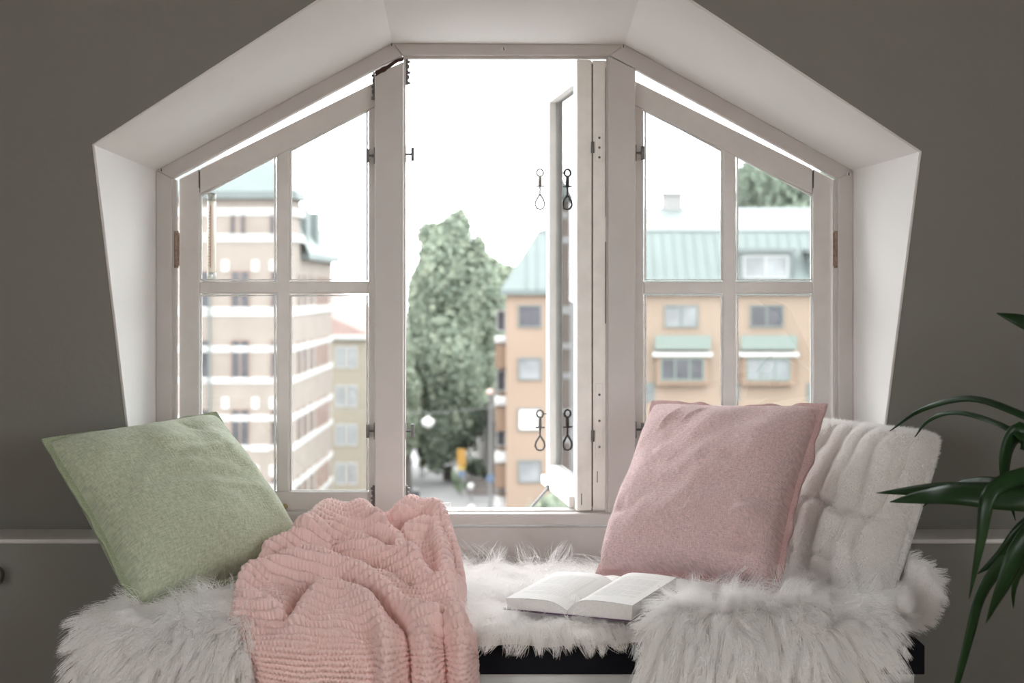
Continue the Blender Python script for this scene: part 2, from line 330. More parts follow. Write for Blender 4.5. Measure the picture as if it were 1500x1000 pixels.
# espagnolette plates at the ends of the mullion
def toothed(px0, px1, py0, py1, d=YW+.018):
    x0, _, z1 = pt(px0, py0, d); x1, _, z0 = pt(px1, py1, d); n = 5; B = MB().box(x0, x0+(x1-x0)*.55, d, d+.008, z0, z1)
    for i in range(n):
        a = z0+(z1-z0)*(i+.1)/n; c = z0+(z1-z0)*(i+.1+(.7 if i % 2 else .45))/n
        B.box(x0, x0+(x1-x0)*(1 if i % 2 == 0 else .8), d-.002, d+.01, a, c)
    B.build('corner_keeper', metal_old, win)
toothed(594, 601, 85, 124); toothed(549, 544, 105, 146); toothed(594, 600, 711, 748); toothed(549, 543, 711, 746)
# white plastic latch block on the sill
x, y, z = pt(655, 751, YW+.03)
o = bevel(MB().box(x-.028, x+.028, y-.012, y+.012, z, z+.009).build('sill_latch', plastic_white, win), .002)
MB().tube([(x-.02, y, z+.008), (x-.018, y, z+.024), (x+.008, y, z+.026), (x+.009, y, z+.014), (x-.006, y, z+.013)], .0028, 8).build('sill_latch_hook', plastic_white, win, True)

# the open casement, two coupled leaves swung outwards on the second mullion
op = keep(empty('open_casement', (0, YW, 1.0)), win); op.location = (0, YW, 1.0)
A0 = np.array([pt(845, 0, YW+.004)[0], YW+.004]); A1 = np.array([.119, 4.287]); dirv = (A1-A0)/np.linalg.norm(A1-A0); nv = np.array([dirv[1], -dirv[0]])
LEN = np.linalg.norm(A1-A0); ZT = pt(0, 87, YW+.004)[2]; ZB = pt(0, 748, YW+.004)[2]; RW = .06
def leaf(off, th, L, mats, ztop=ZT):
    def bar(nm, s0, s1, z0, z1, t0, t1, mat, bw=.003):
        c = [A0+dirv*s+nv*(off+t) for s, t in ((s0, t0), (s1, t0), (s1, t1), (s0, t1))]
        o = MB().prism([(p[0], p[1], z0) for p in c], (0, 0, z1-z0)).build(nm, mat); keep(o, op); return bevel(o, bw) if bw else o
    bar('stile', 0, .05, ZB, ztop, 0, th, mats); bar('stile', L-.055, L, ZB, ztop, 0, th, sash_paint)
    bar('top_rail', .05, L-.055, ztop-RW, ztop-.0005, .001, th-.001, sash_paint); bar('bottom_rail', .05, L-.055, ZB+.0005, ZB+.07, .001, th-.001, sash_paint)
    bar('pane', .05, L-.055, ZB+.07, ztop-RW, th*.5, th*.5+.003, glass, 0)
    return bar
bar = leaf(0, .041, LEN, worn_paint)
bar('drip_rail', .03, LEN+.004, ZB+.005, ZB+.035, -.016, .001, sash_paint, .004)
bar2 = leaf(.044, .036, LEN-.03, worn_paint)
for t0, h0 in ((.012, .016), (.055, .075)):
    bar('paint_crack', -.0012, .0, ZB+h0, ZB+h0+.03, t0, t0+.0015, bare_wood_gap_shade, 0)
bar('flaked_edge', -.0012, .002, ZT-.42, ZT-.02, .0785, .0803, bare_wood_gap_shade, 0); bar('flaked_edge', -.0012, .002, ZB+.50, ZB+.72, .0775, .0803, bare_wood_gap_shade, 0)
bar('gap_shade_strip', .004, .02, ZB+.01, ZT-.01, .041, .044, bare_wood_gap_shade, 0)  # dark strip fills the gap, its shade put into the colour
for zc, L in ((ZT-.235, .075), (ZB+.24, .20)):                                       # hinge plates let into the stile, painted over
    bar('hinge_plate', -.0022, .001, zc-L/2, zc+L/2, .05, .072, worn_paint, .002)
    for k in (-.35, .0, .35):
        p = A0+nv*.061-dirv*.002; MB().ball((p[0], p[1], zc+k*L), .0035, 8, 4).build('screw', metal_old, op)
for zc in (ZT-.235, ZB+.20):
    p = A0+nv*.0425-dirv*.004; MB().tube([(p[0], p[1], zc-.015), (p[0], p[1], zc+.015)], .0045, 8).build('hinge_pin', metal_old, op)
def wire_hook(px, py):                        # bent-wire window hook hanging from the sash edge
    p = A0+dirv*(LEN-.02)-nv*.012; k = pt(px, py, p[1]); x, y, z = k[0], p[1], k[2]
    ring = lambda cz, rx, rz, n=14, a0=0: [(x+rx*math.sin(2*math.pi*i/n+a0), y, cz+rz*math.cos(2*math.pi*i/n+a0)) for i in range(n+1)]
    B = MB(); B.tube(ring(z-.012, .010, .011), .0034, 6, False); B.tube([(x+.010, y, z-.012), (x+.024, y, z-.012)], .002, 6)
    B.tube([(x, y, z-.022), (x, y, z-.052)], .0055, 8); B.box(x-.014, x+.014, y-.003, y+.003, z-.055, z-.050)
    B.tube([(x, y, z-.055), (x, y, z-.078)], .0034, 6)
    B.tube([(x, y, z-.076), (x+.012, y, z-.096), (x+.0145, y, z-.108), (x+.009, y, z-.119), (x, y, z-.122), (x-.009, y, z-.119), (x-.0145, y, z-.108), (x-.012, y, z-.096), (x, y, z-.076)], .0034, 6, False)
    B.build('wire_hook', metal_dark, op, True)
wire_hook(791, 247); wire_hook(791, 600)
# stay rod from the drip rail down to the sill
p = A0+dirv*(LEN*.72)-nv*.018
MB().tube([(p[0], p[1], ZB+.012), pt(772, 750, YW+.03)], .0042, 8).build('stay_rod', metal_old, op)
MB().ball((p[0], p[1], ZB+.012), .009, 8, 6).build('stay_eye', metal_dark, op)

# thermometer fixed outside the pane
th = tag(empty('thermometer', pt(310, 408, YS+.05)), 'slim tube thermometer with grey end caps fixed outside the window pane', 'thermometer')
x, y, z1 = pt(310, 285, YS+.055); z0 = pt(310, 408, YS+.055)[2]
MB().lathe([(.012, 0), (.012, z1-z0)], (x, y, z0), 18).build('tube', M('opal_tube', (.62,.54,.45), .5), th, True)
capm = M('grey_plastic_cap', (.33, .32, .29), .5)
for a, c in ((z0-.001, z0+.017), (z1-.017, z1+.001)): MB().lathe([(.0128, 0), (.0128, c-a)], (x, y, a), 18).build('end_cap', capm, th, True)
MB().lathe([(.0012, 0), (.0012, z1-z0-.06)], (x, y-.0125, z0+.03), 6).build('spirit_column', M('spirit_red', (.45,.2,.15), .5), th)
for i in range(18): MB().box(x-.005 if i % 3 else x-.008, x-.002, y-.0128, y-.0118, z0+.035+i*.0085, z0+.0362+i*.0085).build('scale_mark', metal_dark, th)
MB().box(x-.03, x+.012, y-.012, y-.008, z1+.0, z1+.004).build('bracket', metal_old, th); MB().ball((x+.002, y-.013, z0+.008), .004, 8, 5).build('screw', lamp_and_glare_white, th)

# ------------------------------------------------------------------ bench
bench = tag(empty('window_bench', (0, 3.3, 0)), 'built-in window bench with a black seat board on a pale cabinet', 'bench')
bevel(MB().box(-.895, .883, YF, YW-.004, BT-.062, BT).build('seat_board', black_board, bench), .003)
bevel(MB().box(-.88, .868, YF+.025, YW-.02, .06, BT-.063).build('cabinet_body', cabinet_paint, bench), .003)
MB().box(-.86, .85, YF+.06, YW-.05, 0, .06).build('plinth', black_board, bench)
for x0, x1 in ((-.875, -.297), (-.291, .287), (.293, .863)):
    d = bevel(MB().box(x0, x1, YF+.006, YF+.0245, .07, BT-.085).build('door', cabinet_paint, bench), .003)

# ------------------------------------------------------------------ fur
def strands(name, parent, mat, pts, nrm, flow, L, rad, K=6, up=.5, grav=.5, jit=.35, clump=.6, guides=None, seed=1):
    r = np.random.default_rng(seed); N = len(pts); L = L*r.uniform(.65, 1.2, N)
    d0 = nrm*up+flow+r.normal(0, jit, (N, 3)); d0 /= np.linalg.norm(d0, axis=1)[:, None]
    bend = flow*.6+np.array([0, 0, -1.0])*grav+r.normal(0, jit*.5, (N, 3))
    t = np.linspace(0, 1, K)[None, :, None]
    pos = pts[:, None]+L[:, None, None]*(t*d0[:, None]+.5*t**2*bend[:, None])
    ln = np.linalg.norm(np.diff(pos, axis=1), axis=2).sum(1); pos = pts[:, None]+(pos-pts[:, None])*(L/np.maximum(ln, 1e-6))[:, None, None]
    if guides:
        gi = r.choice(N, guides, replace=False); near = np.empty(N, int)
        for s in range(0, N, 4000): near[s:s+4000] = gi[((pts[s:s+4000, None]-pts[None, gi])**2).sum(2).argmin(1)]
        off = (pos[near]-pos); w = clump*r.uniform(.5, 1, N)[:, None, None]*t**1.3
        pos = pos+off*w
    cd = bpy.data.hair_curves.new(name); cd.add_curves([K]*N)
    cd.attributes['position'].data.foreach_set('vector', pos.reshape(-1).astype(np.float32))
    ra = cd.attributes.new('radius', 'FLOAT', 'POINT')
    ra.data.foreach_set('value', np.tile(np.linspace(1, .25, K)*rad, N).astype(np.float32))
    o = bpy.data.objects.new(name, cd); COL.objects.link(o); cd.materials.append(mat); keep(o, parent); o['kind'] = 'stuff'
    return o
def patch_sample(Pg, N, seed):               # random points, normals on a grid patch (n, m, 3), area weighted
    r = np.random.default_rng(seed); n, m = Pg.shape[:2]
    du = Pg[1:, :-1]-Pg[:-1, :-1]; dv = Pg[:-1, 1:]-Pg[:-1, :-1]; c = np.cross(du, dv); a = np.linalg.norm(c, axis=2)
    k = r.choice(a.size, N, p=(a/a.sum()).reshape(-1)); i, j = np.divmod(k, m-1); u, w = r.random((2, N, 1))
    p = Pg[i, j]*(1-u)*(1-w)+Pg[i+1, j]*u*(1-w)+Pg[i, j+1]*(1-u)*w+Pg[i+1, j+1]*u*w
    nn = c.reshape(-1, 3)[k]; nn = nn/np.linalg.norm(nn, axis=1)[:, None]
    return p, nn, (i[:, None]+u)/(n-1), (j[:, None]+w)/(m-1)
def pelt_patch(path, xa, xb, n=44, m=44, lump=.012, seed=3, vmin=None):
    pa = spline(path, 400); v = np.linspace(0, 1, n)[:, None]; u = np.linspace(0, 1, m)[None, :]
    v0 = vmin(u) if vmin else 0*u; vv = v0+(1-v0)*v
    Y = np.interp(vv, np.linspace(0, 1, 400), pa[:, 0]); Z = np.interp(vv, np.linspace(0, 1, 400), pa[:, 1])
    XA = np.interp(vv, np.linspace(0, 1, len(xa)), xa); XB = np.interp(vv, np.linspace(0, 1, len(xb)), xb)
    X = XA+(XB-XA)*u; P_ = np.stack([X, Y, Z], 2)
    d = wave_noise(X, vv*.9, .16, seed)*lump; P_[..., 2] += d*.8; P_[..., 1] -= d*.5*(vv < .4)
    return P_
def orient(n, ref):                          # flip so normals leave the bench
    s = np.sign((n*ref).sum(1)); s[s == 0] = 1; return n*s[:, None]
def pelt(name, label, patches, seed):
    root = tag(empty(name, (0, 3.2, BT)), label, 'sheepskin', 'sheepskins on the bench'); 
    for q, (Pg, N, flowf, L, up, grav) in enumerate(patches):
        h = grid_mesh('hide', Pg, hide_mat, root)
        p, n, v, u = patch_sample(Pg, N, seed+q); n = orient(n, np.array([0, -.8, 1.0]))
        strands('fleece', root, fur_white, p, n, flowf(p, n, u, v), L, .00055, 8, up, grav, .24, .85, N//34, seed+10*q)
    return root
def flow_over(cx, spread, back=.0):          # hair falls towards the front edge and away from the middle of the pelt
    def fn(p, n, u, v):
        f = np.zeros_like(p); f[:, 0] = (p[:, 0]-cx)*spread; f[:, 1] = -np.clip(.9-(p[:, 1]-2.95)*2.2, .0, .9)+back*np.clip((p[:, 1]-3.3)*2, 0, 1)
        f[:, 2] = -np.clip((3.0-p[:, 1])*9, 0, .8)
        a_ = 6*np.sin(p[:, 0]*9+2)+5*np.sin(p[:, 1]*11)+3*np.sin(p[:, 0]*27+p[:, 1]*19); g_ = np.clip((p[:, 1]-3.0)*4, .12, .75)
        f[:, 0] += g_*np.cos(a_); f[:, 1] += g_*np.sin(a_)
        return f
    return fn
pl = pelt_patch([(2.985,.40),(2.955,.45),(2.945,.52),(2.97,.572),(3.03,.59),(3.15,.582),(3.35,.566),(3.55,.56)], [-.85,-.89,-.88,-.84,-.78], [-.515,-.52,-.54,-.55,-.55], seed=3)
pelt('sheepskin_throw', 'fluffy white sheepskin hanging over the bench end below the green cushion', [(pl, 30000, flow_over(-.55, 2.2), .100, .45, .6)], 21)
pm = pelt_patch([(2.99,.548),(2.985,.565),(3.015,.583),(3.08,.576),(3.2,.566),(3.45,.560),(3.65,.556),(3.75,.556)], [-.12,-.12,-.13,-.2], [.34,.40,.48,.50], seed=5, lump=.010)
pelt('sheepskin_throw', 'white sheepskin spread flat beneath the open book', [(pm, 30000, flow_over(.1, .5, .3), .078, .30, .5)], 41)
pr_ = pelt_patch([(2.96,.36),(2.915,.43),(2.905,.52),(2.93,.585),(2.99,.618),(3.08,.605),(3.25,.575),(3.5,.562)], [.285,.275,.285,.40,.47], [.78,.80,.80,.82,.84], seed=8, vmin=lambda u: np.clip((u-.45)/.55, 0, 1)**1.3*.34)
def flap():
    s = np.linspace(0, 1, 30)[:, None]; w = np.linspace(0, 1, 30)[None, :]
    prof = spline([(.76,.568),(.83,.570),(.885,.578),(.915,.62),(.93,.68)], 30)
    X = prof[:, 0][:, None]+0*w; Z = prof[:, 1][:, None]-.03*np.clip(.5-w, 0, 1)*s; Y = 3.05+.37*w+.04*s
    return np.stack([X+.01*np.sin(9*w), Y, Z], 2)
def flow_flap(p, n, u, v):
    f = np.zeros_like(p); f[:, 0] = .75; f[:, 1] = -.45; f[:, 2] = -.12+.25*np.sin(p[:, 1]*20); return f
def flow_right(p, n, u, v):
    f = flow_over(.56, 2.2)(p, n, u, v); f[:, 2] += .12; return f
pelt('sheepskin_throw', 'thick white sheepskin rolled over the bench edge in front of the pink cushion', [(pr_, 34000, flow_right, .098, .5, .5), (flap(), 17000, flow_flap, .042, .5, .35)], 61)

# ------------------------------------------------------------------ cushions
def cushion_sheet(a, T, sgn, n, pinch, wr, slump=.25, rim=.0, power=.42, rnd=0):
    s = np.linspace(-1, 1, n); s = np.sin(s*np.pi/2)*.35+s*.65; U, V = np.meshgrid(s, s, indexing='ij')
    ai = a-rim
    X = ai*U*(1-pinch*(1-V**2)*np.abs(U)**2); Y = ai*V*(1-pinch*(1-U**2)*np.abs(V)**2)
    q_ = 1-rnd*(U*V)**4; X = X*q_; Y = Y*q_
    h = T*np.clip((1-np.abs(U)**2.4)*(1-np.abs(V)**2.4), 0, 1)**power*(1-slump*V)
    edge = np.clip((1-np.abs(U)**6)*(1-np.abs(V)**6), 0, 1)
    h = h+wr(U, V)*edge*np.minimum(1, h/T*1.6)
    return np.stack([X, Y, sgn*h+.002*sgn], 2), U, V
def set_uv(me, U, V):
    uv = me.uv_layers.new(name='UVMap'); vi = np.empty(len(me.loops), np.int32); me.loops.foreach_get('vertex_index', vi)
    uv.data.foreach_set('uv', np.stack([U.reshape(-1)[vi]*.5, V.reshape(-1)[vi]*.5], 1).reshape(-1).astype(np.float32))
def place_matrix(R, T): return Matrix(((*R[0], T[0]), (*R[1], T[1]), (*R[2], T[2]), (0,0,0,1)))
def cushion(name, label, a, T, R, loc, mat, emat, wr, pinch=.07, rim=.016, floor_z=BT+.02, n=120, seed=1, wave=.006, slump=.25, power=.38, rnd=.045):
    R = np.array(R); u_, _, vt = np.linalg.svd(R); R = u_@vt; loc = np.array(loc, float)
    base = loc+R@np.array([0, -a, 0]); root = tag(empty(name, tuple(base)), label, 'cushion')
    def world(Pl):
        Q = Pl@R.T+loc; low = floor_z-Q[..., 2]; k = low > 0; Q[..., 2] = np.where(k, floor_z+.0*low, Q[..., 2]); return Q
    for sg, nm in ((1, 'cover'), (-1, 'back_cover')):
        Pl, U, V = cushion_sheet(a, T if sg > 0 else T*.8, sg, n if sg > 0 else 60, pinch, wr if sg > 0 else (lambda U, V: 0*U), slump, rim, power, rnd)
        o = grid_mesh(nm, world(Pl), mat, root); set_uv(o.data, U, V)
    # flange: a thin wavy band round the edge with an overlocked lip
    m = 440; s = np.linspace(0, 4, m, endpoint=False); k = s.astype(int); w = (s-k)*2-1
    U = np.choose(k, [w, np.ones(m), -w, -np.ones(m)]); V = np.choose(k, [np.ones(m), -w, -np.ones(m), w])
    ai = a-rim; rows = []
    rr = np.random.default_rng(seed); wv = sum(np.sin(2*np.pi*s/4*f_+rr.uniform(0, 6.28))*rr.uniform(.4, 1) for f_ in (5, 9, 14, 22, 31))*wave*.45
    damp = 1-np.maximum(np.abs(U)*np.abs(V), 0)**3
    for q, (ex, zz) in enumerate(((-.5, .0035), (.0, .0035), (.6, .003), (.92, .0045), (1.05, 0), (.92, -.0045), (.6, -.003), (0, -.0035), (-.5, -.0035))):
        A = ai+rim*ex
        X = A*U*(1-pinch*(1-V**2)); Y = A*V*(1-pinch*(1-U**2))
        q_ = 1-rnd*(U*V)**4; X = X*q_; Y = Y*q_; rows.append(np.stack([X, Y, zz+wv*max(0, ex)*damp], 1))
    o = grid_mesh('flange', world(np.stack(rows, 0)), emat, root, True, True)
    return root, R, loc
def creases(lines):                            # local folds: (u0,v0,u1,v1,width,height)
    def fn(U, V):
        h = .007*wave_noise(U, V, .9, 5)+.0022*wave_noise(U, V, .28, 6)
        for u0, v0, u1, v1, w, a in lines:
            dx, dy = u1-u0, v1-v0; t = np.clip(((U-u0)*dx+(V-v0)*dy)/(dx*dx+dy*dy), 0, 1)
            d = np.hypot(U-u0-t*dx, V-v0-t*dy); h = h+1.5*a*np.exp(-(d/w)**2)*np.sin(np.pi*np.clip(t*.9+.05, 0, 1))
        return h
    return fn
RP = [[.7861,.329,-.5233],[-.6171,.4662,-.6339],[.0354,.8212,.5695]]
cushion('linen_cushion', 'dusty pink linen cushion with an overlocked edge leaning by the window mullion', .255, .115, RP, np.array([.4768,3.3258,.8247-CZ])*1.02+np.array([0,0,CZ]), pink_linen, pink_edge,
        creases([(-.45,.85,-.62,.45,.035,.007),(-.1,.9,-.35,.6,.03,.008),(.98,-.35,.55,-.45,.05,.016),(.98,-.5,.5,-.75,.06,-.012),(.95,-.55,.62,-.62,.04,.012),(.9,-.2,.6,-.3,.05,-.007),(-.95,-.45,-.6,-.5,.05,-.008),(.9,-.9,.5,-.5,.07,-.006),(.95,-.30,.62,-.62,.10,.010),(.95,-.48,.68,-.80,.08,-.010)]), seed=3, wave=.017, pinch=.085)
RG = [[.6606,-.5591,.5011],[.7483,.4364,-.4996],[.0607,.705,.7066]]
cushion('linen_cushion', 'sage green velvety cushion with a stitched edge at the end of the bench', .26, .11, RG, np.array([-.7449,3.2432,.8063-CZ])*1.04+np.array([0,0,CZ]), green_linen, green_edge,
        creases([(-.6,.25,.5,.05,.05,.004),(-.5,.1,.6,-.1,.05,-.004),(-.3,.35,.7,.3,.06,.004),(-.2,-.1,.7,-.25,.05,.004),(-.7,.6,.2,.5,.06,.004),(.3,.85,.5,.6,.05,-.006)]), seed=9, wave=.005)
def ribs(U, V):
    x = U*3.6+.22*wave_noise(U, V, .9, 2)+.35*(V < -.05)
    g = np.abs(np.sin(np.pi*x))**.6*.027
    seam = -.018*np.exp(-((V+.05+.06*np.sin(3*U))/.05)**2)-.012*np.exp(-((V+.62+.05*np.sin(4*U+1))/.05)**2)*(U < .5)
    return g+seam+.004*wave_noise(U, V, .35, 12)
RW_ = [[.5187,.3825,-.7646],[-.8549,.2241,-.4678],[-.0075,.8964,.4432]]
wc, R_, L_ = cushion('plush_cushion', 'white ribbed plush cushion propped behind the pink cushion', .229, .085, RW_, np.array([.7994,3.3624,.7749-CZ])*(.232/.22)*.972+np.array([0,0,CZ]), plush_white, plush_white, ribs, pinch=.06, rim=.006, n=150, seed=15, wave=.003, slump=.15, power=.34, rnd=.10)
cv = [c for c in wc.children if c.name.startswith('cover')][0]
co = np.empty(len(cv.data.vertices)*3, np.float32); cv.data.vertices.foreach_get('co', co); Pg = co.reshape(150, 150, 3).astype(float)
p, nn, v_, u_ = patch_sample(Pg, 90000, 5); nn = orient(nn, R_[:, 2])
strands('plush_pile', wc, plush_fur, p, nn, np.tile(R_[:, 1]*-.5+R_[:, 0]*.25, (len(p), 1)), .0095, .0004, 4, .9, .1, .25, 0, None, 33)
fl = [c for c in wc.children if c.name.startswith('flange')][0]; co = np.empty(len(fl.data.vertices)*3, np.float32); fl.data.vertices.foreach_get('co', co); Pf = co.reshape(9, 440, 3).astype(float)
p, nn, v_, u_ = patch_sample(Pf, 14000, 6); outw = p-L_; outw /= np.linalg.norm(outw, axis=1)[:, None]
strands('edge_pile', wc, plush_fur, p, orient(nn, outw), outw*.7, .011, .0004, 4, .5, .15, .3, 0, None, 34)

# ------------------------------------------------------------------ knitted blanket
def knit():
    root = tag(empty('knitted_blanket', (-.3, 3.0, BT)), 'chunky pale pink knitted blanket heaped on the bench and hanging over the front', 'blanket')
    nv, nu = 760, 600
    path = spline([(2.925,.34),(2.905,.44),(2.905,.53),(2.925,.575),(2.985,.612),(3.10,.645),(3.24,.69),(3.37,.732),(3.46,.750),(3.53,.735),(3.575,.67),(3.59,.58)], 600)
    seg = np.r_[0, np.cumsum(np.linalg.norm(np.diff(path, axis=0), axis=1))]; LEN_ = seg[-1]
    s = np.linspace(0, LEN_, nv); Y = np.interp(s, seg, path[:, 0])[:, None]; Z = np.interp(s, seg, path[:, 1])[:, None]
    yrow = CY-F*(Z-CZ)/Y                                          # outline of the heap, read off the photo row by row
    lx = np.interp(-yrow, [-1200,-1000,-930,-895,-860,-830,-800,-770,-745,-735], [372,366,352,331,346,352,378,425,455,480])
    rx = np.interp(-yrow, [-1200,-1000,-930,-890,-860,-835,-800,-770,-750,-738], [700,698,697,690,676,682,674,664,650,600])
    back = (s > LEN_*.80)[:, None]
    i0 = int(nv*.80); 
    lx = np.where(back, lx[i0], lx); rx = np.where(back, rx[i0], rx)
    k = np.ones(31)/31
    sm = lambda q: np.convolve(np.pad(q[:, 0], 15, 'edge'), k, 'valid')[:, None]
    lx = sm(lx); rx = sm(rx); u = np.linspace(0, 1, nu)[None, :]
    XL = (lx-CX)/F*Y; XR = (rx-CX)/F*Y; X = XL+(XR-XL)*u; Yg = Y+0*u; Zg = Z+0*u
    pxx = CX+F*X/Yg; pyy = CY-F*(Zg-CZ)/Yg
    T = np.gradient(np.stack([Y[:, 0], Z[:, 0]], 1), axis=0); T /= np.linalg.norm(T, axis=1)[:, None]
    ny, nz = -T[:, 1][:, None], T[:, 0][:, None]                  # outward normal of the path
    c = lambda *a: [(300+x/3, 700+y/3) for x, y in a]
    lines = [(c((130,500),(200,440),(300,400),(450,388),(600,405),(720,470),(830,545),(950,620),(1050,640),(1190,690)), 11, .030),
             (c((385,530),(450,478),(560,452),(700,498),(845,590),(890,690),(900,900)), 7, -.022),
             (c((400,640),(470,555),(560,500),(680,540),(770,640),(800,760),(805,960)), 13, .024),
             (c((70,590),(200,545),(290,570),(330,600)), 9, .020), (c((200,520),(330,575),(390,560)), 5, -.006),
             (c((430,230),(520,160),(620,125),(700,160),(760,230)), 12, .024), (c((470,240),(600,200),(700,205)), 5, -.010),
             (c((450,265),(580,220),(700,215),(830,250),(865,310),(930,380)), 8, .016), (c((560,275),(700,262),(820,300)), 6, -.016),
             (c((850,175),(950,138),(1025,170),(1085,250),(1140,370)), 9, .026), (c((860,198),(960,178),(1000,190)), 6, -.016),
             (c((900,230),(1000,215),(1040,300),(1060,400)), 9, .018), (c((900,280),(960,340),(1010,430)), 8, -.008),
             (c((280,320),(420,275),(560,270),(700,300),(850,350),(1000,440),(1080,480)), 9, .020), (c((300,360),(480,330),(700,350),(900,440)), 7, -.010),
             (c((1052,640),(1050,760),(1060,960)), 7, -.011), (c((1110,660),(1130,780),(1130,960)), 12, .018), (c((960,700),(980,800),(985,960)), 12, .018),
             (c((350,690),(500,660),(640,720),(700,900)), 22, .010), (c((240,760),(420,740)), 16, .008)]
    fx, fy = pxx, pyy; iv = np.linspace(0, nv-1, 200).round().astype(int); iu = np.linspace(0, nu-1, 160).round().astype(int)
    pxx, pyy = fx[np.ix_(iv, iu)], fy[np.ix_(iv, iu)]; H = np.zeros_like(pxx)
    for ln, w, a in lines:
        ln = spline(ln, 4*len(ln)); d2 = np.full(pxx.shape, 1e9)
        for (x0, y0), (x1, y1) in zip(ln[:-1], ln[1:]):
            dx, dy = x1-x0, y1-y0; t = np.clip(((pxx-x0)*dx+(pyy-y0)*dy)/(dx*dx+dy*dy+1e-9), 0, 1); d2 = np.minimum(d2, (pxx-x0-t*dx)**2+(pyy-y0-t*dy)**2)
        H += a*np.exp(-d2/w**2)
    H = np.stack([np.interp(np.arange(nv), iv, H[:, q]) for q in range(len(iu))], 1); H = np.stack([np.interp(np.arange(nu), iu, H[q]) for q in range(nv)], 0)
    H += .006*wave_noise(X, Zg+Yg, .22, 4, 8)
    e = np.clip(np.minimum(u, 1-u)/.07, 0, 1); H -= .055*(1-np.sqrt(1-(1-e)**2))
    # rows of garter stitch follow the cloth; the folds drag them along
    s2 = s[:, None]+0*u; rowlen = .0122; colw = .0086
    warp = .020*np.sin(u*3.0+.4)+.05*(u-.5)*np.clip((s2-.25)/.3, 0, 1)+.25*H
    r = (np.where(s2 < .25, s2, .25+(s2-.25)*.58)+warp)/rowlen+.10*wave_noise(X, Zg+Yg, .06, 32, 8); cc = (X-(XL+XR)/2)/colw+.12*wave_noise(X, Zg+Yg, .05, 31, 8)
    row = np.floor(r); ph = 2*np.pi*cc+np.pi*row; fr = r-row+.08*np.cos(ph)
    bump = np.sqrt(np.clip(1-(2*fr-1)**2, 0, 1))*(.90+.10*np.cos(ph))
    D = H*1.6-.013+.0105*bump
    # outward direction also turns sideways with the folds
    dHx = np.gradient(H, axis=1)/np.maximum(np.gradient(X, axis=1), 1e-5); sx = np.clip(-dHx, -1.2, 1.2)
    Pg = np.stack([X+.0085*bump*sx*.5, Yg+D*ny, Zg+D*nz], 2)
    Pg[..., 2] = np.maximum(Pg[..., 2], np.where(Pg[..., 1] > YF+.01, BT+.004, -1))
    grid_mesh('knit_fabric', Pg, knit_pink, root)
    return root
knit()

# ------------------------------------------------------------------ open book
def book():
    o0 = Vector((.130, 3.044, .597)); e2 = Vector((.5, .87, .075)).normalized(); e1 = Vector((.87, -.5, .03)); e1 = (e1-e2*e1.dot(e2)).normalized(); e3 = e1.cross(e2)
    if e3.z < 0: e3 = -e3
    root = tag(empty('open_book', tuple(o0)), 'thick open book with white pages lying on the sheepskin', 'book'); H_ = .235
    def wpt(a, b, c): return o0+e1*a+e2*b+e3*c
    def block(nm, sgn, w, thick, bulge):
        n = 14; t = np.linspace(0, 1, n); top = [(sgn*w*q, .010+thick*(1-(1-min(1, q*3.2))**2)-bulge*q**2.2*0+.004*math.sin(q*3.1)) for q in t]
        sec = top+[(sgn*(w-.004), .003), (sgn*.002, .003)]
        v = [wpt(a, 0, c_) for a, c_ in sec]+[wpt(a, H_, c_) for a, c_ in sec]; m = len(sec)
        f = [(i, i+1, m+i+1, m+i) for i in range(n-1)]
        mesh_top = mesh(nm, [v[i] for i in list(range(n))+list(range(m, m+n))], [(i, i+1, n+i+1, n+i) for i in range(n-1)], paper, None, True); keep(mesh_top, root)
        body = mesh('page_block', [tuple(Vector(p)-e3*.0006) for p in v], [tuple(range(m)), tuple(range(m, 2*m))]+[(i, (i+1) % m, m+(i+1) % m, m+i) for i in range(n-1, m)], page_edge); keep(body, root)
        return lambda q: top[min(n-1, int(q*(n-1)))][1]+((q*(n-1)) % 1)*(top[min(n-1, int(q*(n-1))+1)][1]-top[min(n-1, int(q*(n-1)))][1])
    hr = block('page', 1, .155, .024, .0); hl = block('page', -1, .150, .015, .0)
    rr = random.Random(4)                                        # lines of faint print, too small to read
    for hf, sg, w, n0, n1 in ((hr, 1, .155, .04, .20), (hl, -1, .15, .04, .20)):
        B = MB(); y = n1
        while y > n0:
            q0, q1 = .16, .90 if rr.random() > .2 else rr.uniform(.4, .8)
            k = 6
            for i in range(k):
                a, b_ = q0+(q1-q0)*i/k, q0+(q1-q0)*(i+.9)/k
                B.add([wpt(sg*w*a, y, hf(a)+.0005), wpt(sg*w*b_, y, hf(b_)+.0005), wpt(sg*w*b_, y+.0012, hf(b_)+.0005), wpt(sg*w*a, y+.0012, hf(a)+.0005)], [(0,1,2,3)])
            y -= .0065
        B.build('printed_lines', ink, root)
    for sg in (1, -1):
        B = MB(); c_ = [wpt(0, -.003, 0), wpt(sg*.158, -.003, 0), wpt(sg*.158, H_+.003, 0), wpt(0, H_+.003, 0)]; B.prism(c_, tuple(e3*.0025)); B.build('cover', cover_mat, root)
    return root
book()

